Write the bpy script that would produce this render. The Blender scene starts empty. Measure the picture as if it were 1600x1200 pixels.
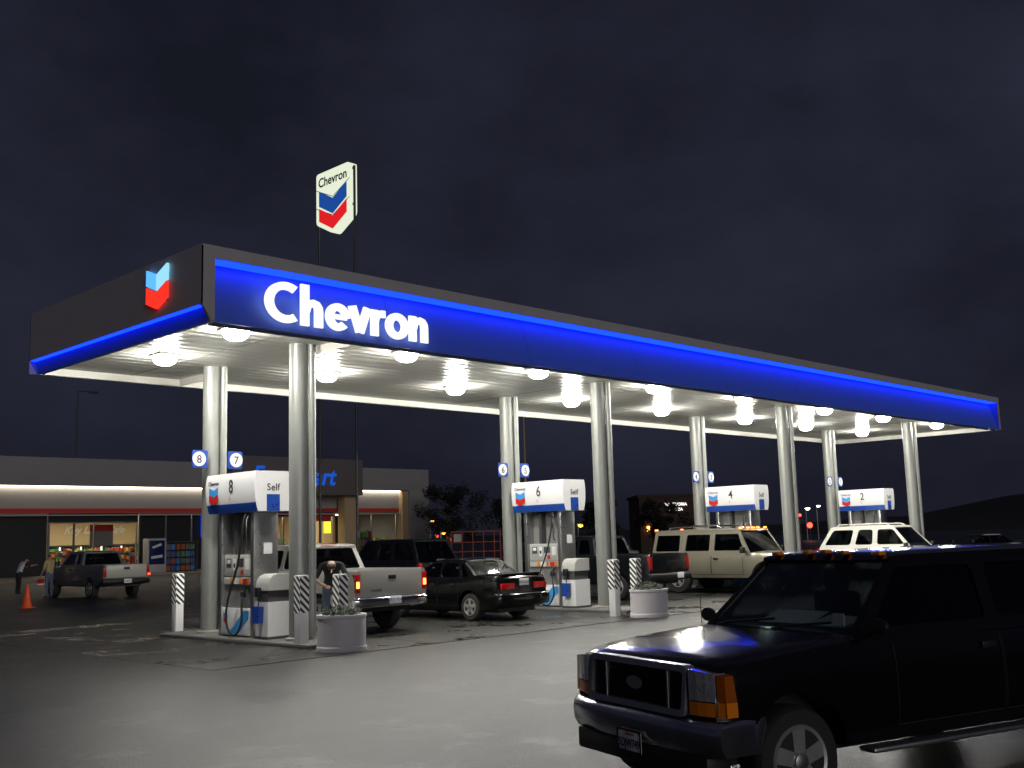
import bpy, bmesh, math, random
from mathutils import Vector, Matrix
from mathutils.geometry import tessellate_polygon
random.seed(7)
PI = math.pi
R = math.radians
scene = bpy.context.scene
COL = scene.collection

# ------------------------------------------------------------------ camera
F, YAW, PITCH, ROLL = 1672.9, R(45.8995), R(8.2178), R(-1.6927)
CAM = Vector((-12.0573, -17.4505, 1.85))
fw = Vector((math.sin(YAW)*math.cos(PITCH), math.cos(YAW)*math.cos(PITCH), math.sin(PITCH)))
r0 = Vector((math.cos(YAW), -math.sin(YAW), 0)); u0 = r0.cross(fw)
rt = r0*math.cos(ROLL) + u0*math.sin(ROLL); up = -r0*math.sin(ROLL) + u0*math.cos(ROLL)
cd = bpy.data.cameras.new('camera'); cam = bpy.data.objects.new('camera', cd); COL.objects.link(cam)
cd.sensor_width = 36.0; cd.lens = F/1600*36.0; cd.clip_end = 3000; cd.clip_start = .1
m = Matrix((rt, up, -fw)).transposed().to_4x4(); m.translation = CAM
cam.matrix_world = m
scene.camera = cam

# ------------------------------------------------------------------ materials
def mat(name, col, rough=.5, metal=0., emit=None, es=0., coat=0., spec=.5, noise=None, bump=None, trans=0.):
    m = bpy.data.materials.new(name); m.use_nodes = True
    nt = m.node_tree; b = nt.nodes['Principled BSDF']
    b.inputs['Base Color'].default_value = (*col, 1); b.inputs['Roughness'].default_value = rough
    b.inputs['Metallic'].default_value = metal; b.inputs['Specular IOR Level'].default_value = spec
    b.inputs['Coat Weight'].default_value = coat; b.inputs['Coat Roughness'].default_value = .05
    if emit:
        b.inputs['Emission Color'].default_value = (*emit, 1); b.inputs['Emission Strength'].default_value = es
    N = nt.nodes; L = nt.links
    if noise:      # (scale, colour amount, roughness amount)
        tc = N.new('ShaderNodeTexCoord'); n = N.new('ShaderNodeTexNoise'); n.inputs['Scale'].default_value = noise[0]
        n.inputs['Detail'].default_value = 6; L.new(tc.outputs['Object'], n.inputs['Vector'])
        mx = N.new('ShaderNodeMix'); mx.data_type = 'RGBA'
        mx.inputs[6].default_value = (*[c*(1-noise[1]) for c in col], 1); mx.inputs[7].default_value = (*[min(1, c*(1+noise[1]*.6)) for c in col], 1)
        L.new(n.outputs['Fac'], mx.inputs[0]); L.new(mx.outputs[2], b.inputs['Base Color'])
        mr = N.new('ShaderNodeMapRange'); mr.inputs['To Min'].default_value = max(0.02, rough-noise[2]); mr.inputs['To Max'].default_value = min(1, rough+noise[2])
        L.new(n.outputs['Fac'], mr.inputs['Value']); L.new(mr.outputs[0], b.inputs['Roughness'])
    if bump:
        tc = N.new('ShaderNodeTexCoord'); n2 = N.new('ShaderNodeTexNoise'); n2.inputs['Scale'].default_value = bump[0]
        L.new(tc.outputs['Object'], n2.inputs['Vector']); bp = N.new('ShaderNodeBump'); bp.inputs['Strength'].default_value = bump[1]
        bp.inputs['Distance'].default_value = bump[2]; L.new(n2.outputs['Fac'], bp.inputs['Height']); L.new(bp.outputs[0], b.inputs['Normal'])
    return m

def glassmat(name, tint=(.25, .28, .3), rough=.03, fac=.12):
    m = bpy.data.materials.new(name); m.use_nodes = True; nt = m.node_tree; N = nt.nodes; L = nt.links
    for n in list(N): N.remove(n)
    o = N.new('ShaderNodeOutputMaterial'); t = N.new('ShaderNodeBsdfTransparent'); t.inputs[0].default_value = (*tint, 1)
    g = N.new('ShaderNodeBsdfGlossy'); g.inputs['Roughness'].default_value = rough
    lw = N.new('ShaderNodeLayerWeight'); lw.inputs[0].default_value = .5
    pw = N.new('ShaderNodeMath'); pw.operation = 'POWER'; pw.inputs[1].default_value = 4.; L.new(lw.outputs['Facing'], pw.inputs[0])
    ma = N.new('ShaderNodeMath'); ma.operation = 'MULTIPLY_ADD'; ma.inputs[1].default_value = .85; ma.inputs[2].default_value = .04; L.new(pw.outputs[0], ma.inputs[0])
    mx = N.new('ShaderNodeMixShader'); L.new(ma.outputs[0], mx.inputs[0]); L.new(t.outputs[0], mx.inputs[1]); L.new(g.outputs[0], mx.inputs[2])
    L.new(mx.outputs[0], o.inputs[0]); return m

def emat(name, col, s):
    m = bpy.data.materials.new(name); m.use_nodes = True; nt = m.node_tree; N = nt.nodes
    for n in list(N): N.remove(n)
    o = N.new('ShaderNodeOutputMaterial'); e = N.new('ShaderNodeEmission'); e.inputs[0].default_value = (*col, 1); e.inputs[1].default_value = s
    nt.links.new(e.outputs[0], o.inputs[0]); return m

M = {}
M['inner'] = mat('soffit_white', (.8, .79, .74), .35, noise=(2, .05, .05))
M['lens'] = emat('lamp_lens', (1, .97, .86), 255)
M['white'] = mat('white_enamel', (.8, .8, .82), .3, noise=(9, .06, .08))
M['signwhite'] = mat('sign_white', (.75, .75, .78), .22, noise=(6, .04, .05))
M['blue'] = mat('sign_blue', (.015, .06, .33), .3, noise=(8, .1, .08))
M['ltblue'] = mat('chevron_light_blue', (.05, .3, .7), .3)
M['navy'] = mat('sign_navy', (.012, .018, .09), .3, noise=(8, .1, .08))
M['red'] = mat('sign_red', (.5, .02, .02), .35)
M['fasciablue'] = mat('fascia_blue', (.07, .15, .60), .6, noise=(3, .06, .06))
M['fasciagrey'] = mat('fascia_grey', (.42, .40, .42), .5, noise=(2.5, .1, .1))
M['steelcol'] = mat('column_paint', (.30, .31, .30), .40, metal=.3, noise=(3, .1, .06), bump=(25, .05, .01))
M['steel'] = mat('brushed_steel', (.5, .5, .5), .3, metal=.9, noise=(14, .12, .08))
M['rimsteel'] = mat('rim_alloy', (.5, .5, .5), .32, metal=.6, noise=(14, .12, .08))
M['dkgrey'] = mat('dark_grey', (.06, .06, .065), .5, noise=(10, .2, .1))
M['midgrey'] = mat('mid_grey', (.2, .2, .2), .45, noise=(8, .15, .1))
M['ltgrey'] = mat('light_grey', (.45, .45, .44), .45, noise=(8, .1, .1))
M['black'] = mat('black_plastic', (.012, .012, .013), .45)
M['text'] = mat('dark_lettering', (.03, .03, .03), .5)
M['rubber'] = mat('rubber', (.02, .02, .02), .75, noise=(20, .3, .1))
M['concrete'] = mat('concrete', (.3, .29, .28), .7, noise=(4, .25, .1), bump=(60, .2, .01))
M['kerb'] = mat('kerb_concrete', (.13, .125, .12), .7, noise=(3, .35, .1), bump=(60, .3, .01))
M['planter'] = mat('planter_concrete', (.55, .53, .56), .75, noise=(5, .12, .08), bump=(80, .25, .01))
M['soil'] = mat('soil', (.05, .035, .025), .9, bump=(30, .8, .03))
M['leaf'] = mat('leaf', (.03, .045, .02), .6, noise=(3, .5, .1))
M['treeleaf'] = mat('tree_leaf', (.014, .018, .011), .6, noise=(.8, .5, .1))
M['bark'] = mat('bark', (.08, .06, .045), .85, bump=(12, .6, .05))
M['orange'] = mat('cone_orange', (.75, .09, .015), .5, noise=(10, .1, .1))
M['chrome'] = mat('chrome', (.55, .56, .6), .12, metal=1., noise=(8, .08, .06))
M['glass'] = glassmat('car_glass', (.42, .45, .46))
M['clear'] = glassmat('clear_glass', (.55, .6, .6))
M['store_glass'] = glassmat('store_glass', (.9, .92, .92))
M['interior'] = mat('car_interior', (.02, .02, .022), .8)
M['amber'] = mat('amber_lens', (.8, .22, .01), .25)
M['amberdark'] = mat('amber_lens_dark', (.35, .08, .005), .2)
M['amberlit'] = emat('amber_lit', (1, .28, .03), 6)
M['seam'] = mat('seam', (.002, .002, .002), .6)
M['redlens'] = mat('red_lens', (.45, .01, .01), .15, coat=.5)
M['redlit'] = emat('red_lit', (1, .05, .02), 5)
M['redglow'] = emat('red_glow', (1, .16, .03), 9)
M['plate'] = mat('license_plate', (.85, .85, .88), .3, noise=(30, .1, .05))
M['skin'] = mat('skin', (.4, .24, .17), .55)
M['lip'] = mat('lip', (.25, .11, .09), .6)
M['hair'] = mat('dark_hair', (.02, .015, .012), .7)
def paint(name, col, metal=.3, rough=.28): return mat(name, col, rough, metal=metal, coat=.6)
M['p_silver'] = paint('silver_paint', (.5, .49, .46), .4)
M['p_black'] = mat('black_paint', (.004, .004, .0045), .15, spec=.35, coat=.35, bump=(70, .12, .002))
M['p_dkblue'] = paint('dark_paint', (.006, .007, .009), .1)
M['p_beige'] = paint('beige_paint', (.25, .23, .18), .35)
M['p_white'] = paint('white_paint', (.78, .76, .7), .0)
M['p_grey'] = paint('grey_paint', (.16, .16, .16), .3)
M['p_green'] = paint('dark_green_paint', (.03, .035, .03), .3)
M['bluestrip'] = emat('blue_light_strip', (.0045, .031, 1), 3.9)
M['letter_lit'] = emat('lit_letter', (1, .99, .97), 1.15)
M['warmstrip'] = emat('warm_light_strip', (1, .88, .66), 11)

# ------------------------------------------------------------------ mesh builder
class MB:
    def __init__(s): s.v = []; s.f = []; s.m = []; s.mats = []
    def mi(s, m):
        m = M[m] if isinstance(m, str) else m
        if m not in s.mats: s.mats.append(m)
        return s.mats.index(m)
    def face(s, pts, m):
        k = len(s.v); s.v += [tuple(p) for p in pts]; s.f.append(tuple(range(k, k+len(pts)))); s.m.append(s.mi(m)); return s
    def add(s, vs, fs, m):
        k = len(s.v); s.v += [tuple(v) for v in vs]; i = s.mi(m)
        for f in fs: s.f.append(tuple(k+q for q in f)); s.m.append(i)
        return s
    def box(s, x0, x1, y0, y1, z0, z1, m, bev=0.):
        if bev > 0:
            b = bev; bm = bmesh.new(); bmesh.ops.create_cube(bm, size=1)
            for v in bm.verts: v.co = Vector((x0+(v.co.x+.5)*(x1-x0), y0+(v.co.y+.5)*(y1-y0), z0+(v.co.z+.5)*(z1-z0)))
            bmesh.ops.bevel(bm, geom=bm.edges[:], offset=b, segments=2, affect='EDGES', profile=.5)
            bm.verts.index_update(); s.add([v.co[:] for v in bm.verts], [[v.index for v in f.verts] for f in bm.faces], m); bm.free(); return s
        vs = [(x, y, z) for x in (x0, x1) for y in (y0, y1) for z in (z0, z1)]
        return s.add(vs, [(0, 1, 3, 2), (4, 6, 7, 5), (0, 4, 5, 1), (2, 3, 7, 6), (0, 2, 6, 4), (1, 5, 7, 3)], m)
    def lathe(s, prof, c, m, n=24, axis='Z', rx=1, ry=1, cap=True):      # prof (r, h)
        vs = []; fs = []
        for r, h in prof:
            for i in range(n):
                a = 2*PI*i/n; p = (r*math.cos(a)*rx, r*math.sin(a)*ry, h)
                if axis == 'Y': p = (p[0], p[2], p[1])
                if axis == 'X': p = (p[2], p[0], p[1])
                vs.append((c[0]+p[0], c[1]+p[1], c[2]+p[2]))
        for j in range(len(prof)-1):
            for i in range(n):
                a = j*n+i; b = j*n+(i+1) % n; fs.append((a, b, b+n, a+n))
        if cap: fs.append(tuple(range(n-1, -1, -1))); fs.append(tuple((len(prof)-1)*n+i for i in range(n)))
        return s.add(vs, fs, m)
    def tube(s, pts, r, m, n=8):
        pts = [Vector(p) for p in pts]; vs = []; fs = []; rr = r if isinstance(r, (list, tuple)) else [r]*len(pts)
        pu = None
        for k, p in enumerate(pts):
            d = (pts[min(k+1, len(pts)-1)]-pts[max(k-1, 0)]).normalized()
            u = (pu - d*pu.dot(d)).normalized() if pu is not None and (pu - d*pu.dot(d)).length > 1e-3 else d.orthogonal().normalized()
            pu = u; w = d.cross(u)
            for i in range(n):
                a = 2*PI*i/n; vs.append(tuple(p+(u*math.cos(a)+w*math.sin(a))*rr[k]))
        for k in range(len(pts)-1):
            for i in range(n):
                a = k*n+i; b = k*n+(i+1) % n; fs.append((a, b, b+n, a+n))
        fs.append(tuple(range(n-1, -1, -1))); fs.append(tuple((len(pts)-1)*n+i for i in range(n)))
        return s.add(vs, fs, m)
    def prism(s, poly, fn, d, m, msides=None):    # poly 2D, fn (u,v)->Vector, d extrude Vector
        d = Vector(d); n = len(poly)
        a = [Vector(fn(*q)) for q in poly]; b = [p+d for p in a]
        tris = tessellate_polygon([[Vector((q[0], q[1], 0)) for q in poly]])
        k = len(s.v); s.v += [tuple(p) for p in a+b]
        i0 = s.mi(m); i1 = s.mi(msides or m)
        for t in tris: s.f.append(tuple(k+q for q in t)); s.m.append(i0); s.f.append(tuple(k+n+q for q in reversed(t))); s.m.append(i0)
        for i in range(n):
            j = (i+1) % n; s.f.append((k+i, k+j, k+n+j, k+n+i)); s.m.append(i1)
        return s
    def panel(s, outer, holes, fn, d, m):         # polygon with holes, thick
        d = Vector(d); loops = [outer]+holes
        tris = tessellate_polygon([[Vector((q[0], q[1], 0)) for q in l] for l in loops])
        flat = [q for l in loops for q in l]; n = len(flat)
        a = [Vector(fn(*q)) for q in flat]; b = [p+d for p in a]; k = len(s.v); s.v += [tuple(p) for p in a+b]; i0 = s.mi(m)
        for t in tris: s.f.append(tuple(k+q for q in t)); s.m.append(i0); s.f.append(tuple(k+n+q for q in reversed(t))); s.m.append(i0)
        o = 0
        for l in loops:
            for i in range(len(l)):
                j = (i+1) % len(l); s.f.append((k+o+i, k+o+j, k+n+o+j, k+n+o+i)); s.m.append(i0)
            o += len(l)
        return s
    def xf(s, mtx): s.v = [tuple(mtx @ Vector(v)) for v in s.v]; return s
    def build(s, name, parent=None, smooth=None, fix=True, **kw):
        me = bpy.data.meshes.new(name); me.from_pydata(s.v, [], s.f)
        for m in s.mats: me.materials.append(m)
        for i, p in enumerate(me.polygons): p.material_index = s.m[i]
        bm = bmesh.new(); bm.from_mesh(me)
        if fix:
            bmesh.ops.remove_doubles(bm, verts=bm.verts, dist=.0004); bmesh.ops.recalc_face_normals(bm, faces=bm.faces)
        if smooth is not None:
            a = R(smooth)
            for f in bm.faces: f.smooth = True
            for e in bm.edges:
                if len(e.link_faces) != 2 or e.calc_face_angle(4) > a: e.smooth = False
        bm.to_mesh(me); bm.free()
        o = bpy.data.objects.new(name, me); COL.objects.link(o)
        if parent: o.parent = parent
        tag(o, **kw); return o

def tag(o, label=None, cat=None, group=None, kind=None):
    if label: o['label'] = label
    if cat: o['category'] = cat
    if group: o['group'] = group
    if kind: o['kind'] = kind
    return o
def thing(name, label, cat, loc=(0, 0, 0), rz=0, group=None, scale=1):
    o = bpy.data.objects.new(name, None); COL.objects.link(o); o.location = loc; o.rotation_euler = (0, 0, rz); o.scale = (scale,)*3
    o.empty_display_size = .1
    return tag(o, label, cat, group)
def dup(root, loc, label=None, rz=None):
    kids = [c for c in bpy.data.objects if c.parent == root]
    r = root.copy(); COL.objects.link(r); r.location = loc
    if rz is not None: r.rotation_euler = (0, 0, rz)
    if label: r['label'] = label
    for ch in kids:
        c = ch.copy(); COL.objects.link(c); c.parent = r
        for g in [g for g in bpy.data.objects if g.parent == ch]:
            d = g.copy(); COL.objects.link(d); d.parent = c
    return r
def text(name, s, size, fn_mat, m, parent=None, depth=.01, offset=0., sx=1., shear=0., align='CENTER', space=1.):
    cu = bpy.data.curves.new('t', 'FONT'); cu.body = s; cu.size = size; cu.extrude = depth/2; cu.offset = offset
    cu.align_x = align; cu.shear = shear; cu.space_character = space; cu.resolution_u = 4
    o = bpy.data.objects.new('t', cu); COL.objects.link(o)
    bpy.context.view_layer.update()
    me = bpy.data.meshes.new_from_object(o.evaluated_get(bpy.context.evaluated_depsgraph_get()))
    bpy.data.objects.remove(o); bpy.data.curves.remove(cu)
    me.transform(Matrix.Diagonal((sx, 1, 1, 1))); me.transform(fn_mat)
    me.materials.clear(); me.materials.append(M[m] if isinstance(m, str) else m)
    q = bpy.data.objects.new(name, me); COL.objects.link(q)
    if parent: q.parent = parent
    return q
def mtx(o, x, z):   # text frame: x axis dir, "up" dir
    x = Vector(x).normalized(); z = Vector(z).normalized(); n = x.cross(z)
    m = Matrix((x, z, n)).transposed().to_4x4(); m.translation = Vector(o); return m
def Dp(x, y, dep):
    p = CAM + (rt*(x-800) + up*(600-y) + fw*F)*(dep/F); return (p.x, p.y, 0)
def interp(t, pts):
    if t <= pts[0][0]: return pts[0][1]
    for (a, va), (b, vb) in zip(pts, pts[1:]):
        if t <= b: return va+(vb-va)*(t-a)/(b-a) if b > a else vb
    return pts[-1][1]
def rpoly(pts, r=.05, n=4):
    out = []; k = len(pts)
    for i in range(k):
        p0 = Vector(pts[i-1]); p = Vector(pts[i]); p1 = Vector(pts[(i+1) % k])
        d0 = (p0-p); d1 = (p1-p); q = min(r, d0.length*.45, d1.length*.45)
        a = p+d0.normalized()*q; b = p+d1.normalized()*q
        for j in range(n+1):
            t = j/n; out.append(tuple((1-t)**2*a+2*t*(1-t)*p+t*t*b))
    return out
ORD = ['first', 'second', 'third', 'fourth', 'fifth', 'sixth', 'seventh', 'eighth']

# ------------------------------------------------------------------ world: night sky with faint cloud
w = bpy.data.worlds.new('World'); scene.world = w; w.use_nodes = True
N = w.node_tree.nodes; L = w.node_tree.links; bg = N['Background']
tc = N.new('ShaderNodeTexCoord'); mp = N.new('ShaderNodeMapping'); mp.inputs['Scale'].default_value = (1.2, 1.2, 2.0); mp.inputs['Rotation'].default_value = (0, R(14), 0)
L.new(tc.outputs['Generated'], mp.inputs[0])
n1 = N.new('ShaderNodeTexNoise'); n1.inputs['Scale'].default_value = 2.0; n1.inputs['Detail'].default_value = 7; n1.inputs['Roughness'].default_value = .55
L.new(mp.outputs[0], n1.inputs['Vector'])
cr = N.new('ShaderNodeValToRGB'); L.new(n1.outputs['Fac'], cr.inputs[0])
cr.color_ramp.elements[0].position = .33; cr.color_ramp.elements[0].color = (.0082, .0092, .0160, 1)
cr.color_ramp.elements[1].position = .70; cr.color_ramp.elements[1].color = (.0245, .0262, .046, 1)
sep = N.new('ShaderNodeSeparateXYZ'); L.new(tc.outputs['Generated'], sep.inputs[0])
mr = N.new('ShaderNodeMapRange'); mr.inputs['From Min'].default_value = -.02; mr.inputs['From Max'].default_value = .16; mr.inputs['To Min'].default_value = .48; mr.inputs['To Max'].default_value = 1.
L.new(sep.outputs['Z'], mr.inputs['Value'])
ml = N.new('ShaderNodeMix'); ml.data_type = 'RGBA'; ml.blend_type = 'MULTIPLY'; ml.inputs[0].default_value = 1
L.new(cr.outputs[0], ml.inputs[6]); L.new(mr.outputs[0], ml.inputs[7]); L.new(ml.outputs[2], bg.inputs[0]); bg.inputs[1].default_value = 1.

sd = bpy.data.lights.new('town_glow_fill', 'SUN'); so = bpy.data.objects.new('town_glow_fill', sd); COL.objects.link(so)  # added low sun from behind the camera, lifts front faces as town glow
sd.energy = .5; sd.angle = R(25); sd.color = (1, .95, .93)
so.rotation_euler = Vector((.32, .91, -.20)).to_track_quat('-Z', 'Y').to_euler()

# ------------------------------------------------------------------ ground
def pave(name, c0, c1, rough, wet, cracks, seed):
    m = bpy.data.materials.new(name); m.use_nodes = True; nt = m.node_tree; N = nt.nodes; L = nt.links; b = N['Principled BSDF']
    tc = N.new('ShaderNodeTexCoord'); off = N.new('ShaderNodeMapping'); off.inputs['Location'].default_value = (seed, seed*2, 0); L.new(tc.outputs['Object'], off.inputs[0])
    def noise(sc, det=5, vec=None, rg=.55):
        n = N.new('ShaderNodeTexNoise'); n.inputs['Scale'].default_value = sc; n.inputs['Detail'].default_value = det; n.inputs['Roughness'].default_value = rg; L.new((vec or off).outputs[0], n.inputs['Vector']); return n.outputs['Fac']
    def ramp(src, a, c, lo, hi):
        q = N.new('ShaderNodeMapRange'); q.interpolation_type = 'SMOOTHSTEP'; q.inputs['From Min'].default_value = a; q.inputs['From Max'].default_value = c; q.inputs['To Min'].default_value = lo; q.inputs['To Max'].default_value = hi; L.new(src, q.inputs['Value']); return q.outputs[0]
    def mul(a, c):
        q = N.new('ShaderNodeMath'); q.operation = 'MULTIPLY'; L.new(a, q.inputs[0]); L.new(c, q.inputs[1]); return q.outputs[0]
    big = noise(.22, 6); med = noise(1.3, 8, rg=.65); fine = noise(55, 4)
    st = N.new('ShaderNodeMapping'); st.inputs['Rotation'].default_value = (0, 0, R(-14)); st.inputs['Scale'].default_value = (.22, 2.2, 1); L.new(off.outputs[0], st.inputs[0])
    streak = noise(1.1, 5, st)
    f = mul(ramp(fine, .32, .68, .4, 1.7), ramp(med, .3, .7, .72, 1.22)); f = mul(f, ramp(streak, .35, .65, .82, 1.12)); f = mul(f, ramp(big, .35, .65, .8, 1.15))
    spots = noise(2.6, 2); f = mul(f, ramp(spots, .66, .72, 1., .45))       # oil spots
    if cracks:
        wv = N.new('ShaderNodeTexVoronoi'); wv.feature = 'DISTANCE_TO_EDGE'; wv.inputs['Scale'].default_value = .17
        wp = N.new('ShaderNodeVectorMath'); wp.operation = 'ADD'; nn = N.new('ShaderNodeTexNoise'); nn.inputs['Scale'].default_value = 1.1; nn.inputs['Detail'].default_value = 5; L.new(off.outputs[0], nn.inputs['Vector'])
        sc = N.new('ShaderNodeVectorMath'); sc.operation = 'SCALE'; sc.inputs['Scale'].default_value = 1.3; L.new(nn.outputs['Color'], sc.inputs[0]); L.new(off.outputs[0], wp.inputs[0]); L.new(sc.outputs[0], wp.inputs[1]); L.new(wp.outputs[0], wv.inputs['Vector'])
        f = mul(f, ramp(wv.outputs['Distance'], .0, .004, .35, 1.))
    mx = N.new('ShaderNodeMix'); mx.data_type = 'RGBA'; L.new(big, mx.inputs[0]); mx.inputs[6].default_value = (*c0, 1); mx.inputs[7].default_value = (*c1, 1)
    vm = N.new('ShaderNodeVectorMath'); vm.operation = 'SCALE'; L.new(mx.outputs[2], vm.inputs[0]); L.new(f, vm.inputs['Scale']); L.new(vm.outputs[0], b.inputs['Base Color'])
    pud = mul(ramp(noise(.75, 6), .50, .62, 0., 1.), ramp(noise(5, 4), .42, .55, .35, 1.))
    rr = N.new('ShaderNodeMapRange'); rr.inputs['To Min'].default_value = rough; rr.inputs['To Max'].default_value = wet; L.new(pud, rr.inputs['Value']); L.new(rr.outputs[0], b.inputs['Roughness'])
    bp = N.new('ShaderNodeBump'); bp.inputs['Distance'].default_value = .016; L.new(fine, bp.inputs['Height']); L.new(ramp(pud, 0, 1, .5, .12), bp.inputs['Strength']); L.new(bp.outputs[0], b.inputs['Normal'])
    b.inputs['Specular IOR Level'].default_value = .38
    return m
M['asphalt'] = pave('wet_asphalt', (.019, .019, .018), (.029, .029, .028), .43, .385, True, 3.1)
MB().face([(-300, -300, 0), (900, -300, 0), (900, 900, 0), (-300, 900, 0)], 'asphalt').build('ground', fix=False, kind='structure')
# darker concrete drive slab under and left of the canopy, with joints
M['slab'] = pave('drive_slab', (.020, .020, .019), (.031, .030, .028), .42, .16, False, 7.7)
M['joint'] = mat('joint', (.02, .02, .02), .8)
MB().face([(-3.3, -2.45, .004), (34, -2.45, .004), (34, 9.5, .004), (-3.3, 9.5, .004)], 'slab').build('forecourt_slab', fix=False, kind='structure')
b = MB()
for x in [-3.3+4.66*i for i in range(9)]: b.box(x-.012, x+.012, -2.45, 9.5, .0, .007, 'joint')
for y in (-2.45, 3.5, 9.5): b.box(-3.3, 34, y-.012, y+.012, .0, .0075, 'joint')
b.build('slab_joint', kind='structure')
M['walk'] = mat('pavement_concrete', (.26, .22, .17), .6, noise=(2, .2, .1))
MB().box(-20, 58, 52.5, 59.6, -.05, .14, 'walk', .02).build('pavement', kind='structure')

# ------------------------------------------------------------------ hills on the right
b = MB(); hp = []
M['hillmat'] = mat('hill_scrub', (.01, .011, .009), .9, noise=(.05, .4, .05))
nx, ny = 60, 10
for i in range(nx+1):
    az = R(38+72*i/nx)
    for j in range(ny+1):
        d = 420+60*j; e = (.5-.5*math.cos(PI*min(1, j/6))) if j <= 6 else 1-.1*(j-6)
        h = interp(math.degrees(az), [(38, 5), (60, 8), (66, 12), (70, 22), (73, 32), (80, 44), (95, 46), (110, 30)]) * e * .85
        h *= 1+.05*math.sin(i*1.3+j)+.04*math.sin(i*2.9)
        hp.append((CAM.x+d*math.sin(az), CAM.y+d*math.cos(az), h-.4))
b.add(hp, [(i*(ny+1)+j, (i+1)*(ny+1)+j, (i+1)*(ny+1)+j+1, i*(ny+1)+j+1) for i in range(nx) for j in range(ny)], 'hillmat')
b.build('hills', smooth=60, kind='structure')

# ------------------------------------------------------------------ canopy
S, D, H = 9.145, 3.363, 5.755
XL, XR, YF, YB, ZT, ZM, ZB, DL = -3.115, 32.41, -1.655, 5.44, 6.88, 5.877, 5.598, .168
can = thing('fuel_canopy', 'long flat canopy with glowing blue front band and grey rim over the fuel pumps', 'canopy', (14.6, 1.9, 0))
CO = Vector((14.6, 1.9, 0))
def cb(mb): return mb.xf(Matrix.Translation(-CO))
# rim: front (top lip + left band + right band), left side, right side, rear
LX = -2.87; LZ = 6.69; RX = 32.2; RC = .36      # inner edge of rim, recess
b = MB()
b.box(XL, XR, YF, YF+.02, LZ, ZT, 'fasciagrey')                                  # top lip front
b.box(XL+.4, XR, YF+.02, YF+RC+.05, LZ, LZ+.02, 'fasciagrey')                    # lip underside
b.prism([(XL, ZM-.0), (XL, LZ), (LX, LZ), (LX, ZB), (XL+DL+.04, ZB)], lambda u, v: (u, YF, v), (0, .02, 0), 'fasciagrey')   # left band cut on the slant
b.box(LX-.02, LX, YF+.02, YF+RC, ZB, LZ, 'fasciagrey')
b.box(RX, XR, YF, YF+.02, ZB, LZ, 'fasciagrey')
b.box(XL, XL+.02, YF, YB, ZM, ZT, 'fasciagrey')                                   # left face
b.box(XL, XR, YB-.02, YB, ZB, ZT, 'fasciagrey'); b.box(XR-.02, XR, YF, YB, ZB, ZT, 'fasciagrey')
b.box(XL, XR, YF, YB, ZT-.01, ZT+.03, 'fasciagrey', .01)                           # coping
b.prism([(XL+.02, ZM), (XL+DL+.02, ZB), (XL+DL+.06, ZB), (XL+.1, ZM)], lambda u, v: (u, YF+.02, v), (0, .05, 0), 'fasciagrey')
cb(b).build('rim', can, 20)
# front blue panel
b = MB(); b.prism([(YF+.03, ZB), (YF+RC, LZ), (YF+RC+.03, LZ), (YF+.06, ZB)], lambda u, v: (LX, u, v), (RX-LX, 0, 0), 'fasciablue'); b.box(RX-.01, RX, YF, YF+RC, ZB, LZ, 'fasciablue')
for x in [LX+3.9*i for i in range(1, 9)]: b.face([(x-.004, YF+.028, ZB), (x+.004, YF+.028, ZB), (x+.004, YF+RC-.002, LZ), (x-.004, YF+RC-.002, LZ)], 'navy')
cb(b).build('front_panel', can)
b = MB(); b.prism([(XL+.16, ZM), (XL+.12, ZM-.0), (XL+DL+.01, ZB), (XL+DL+.05, ZB)], lambda u, v: (u, YF+.1, v), (0, YB-YF-.12, 0), 'fasciablue')
b.prism([(XL-.0, ZM), (XL+DL, ZB), (XL+DL, ZM)], lambda u, v: (u, YB-.04, v), (0, .02, 0), 'fasciablue')
cb(b).build('side_panel', can)
cb(MB().box(LX+.02, RX-.02, YF+.03, YF+.33, LZ-.028, LZ-.004, 'bluestrip')).build('light_strip', can)
cb(MB().box(XL+.01, XL+.115, YF+.12, YB-.05, ZM-.02, ZM-.003, 'bluestrip')).build('light_strip', can)
# ceiling: glossy ribbed deck
def deck_mat():
    m = mat('ceiling_deck', (.84, .84, .80), .33, metal=.4); nt = m.node_tree; N = nt.nodes; L = nt.links; bs = N['Principled BSDF']
    tc = N.new('ShaderNodeTexCoord'); wv = N.new('ShaderNodeTexWave'); wv.bands_direction = 'Y'; wv.inputs['Scale'].default_value = .9; wv.inputs['Distortion'].default_value = 2.2; wv.inputs['Detail'].default_value = 2
    wv.inputs['Detail Scale'].default_value = .4
    L.new(tc.outputs['Object'], wv.inputs['Vector']); n = N.new('ShaderNodeTexNoise'); n.inputs['Scale'].default_value = .9; L.new(tc.outputs['Object'], n.inputs['Vector'])
    a = N.new('ShaderNodeMath'); a.operation = 'MULTIPLY_ADD'; a.inputs[1].default_value = .6; L.new(n.outputs['Fac'], a.inputs[0]); L.new(wv.outputs['Fac'], a.inputs[2])
    bp = N.new('ShaderNodeBump'); bp.inputs['Strength'].default_value = .8; bp.inputs['Distance'].default_value = .035; L.new(a.outputs[0], bp.inputs['Height']); L.new(bp.outputs[0], bs.inputs['Normal'])
    return m
M['deck'] = deck_mat()
XD = .30      # downstand at the first column line
b = MB(); b.box(XL+DL+.05, XR-.02, YF+RC+.02, YB-.02, H, H+.05, 'deck')
for x in (-.9, 8.9, 18.0, 27.1): b.box(x-.01, x+.01, YF+RC+.02, YB-.02, H-.006, H, 'midgrey')
cb(b).build('ceiling', can)
M['inner'] = mat('soffit_white', (.8, .79, .74), .35, noise=(2, .05, .05))
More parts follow.
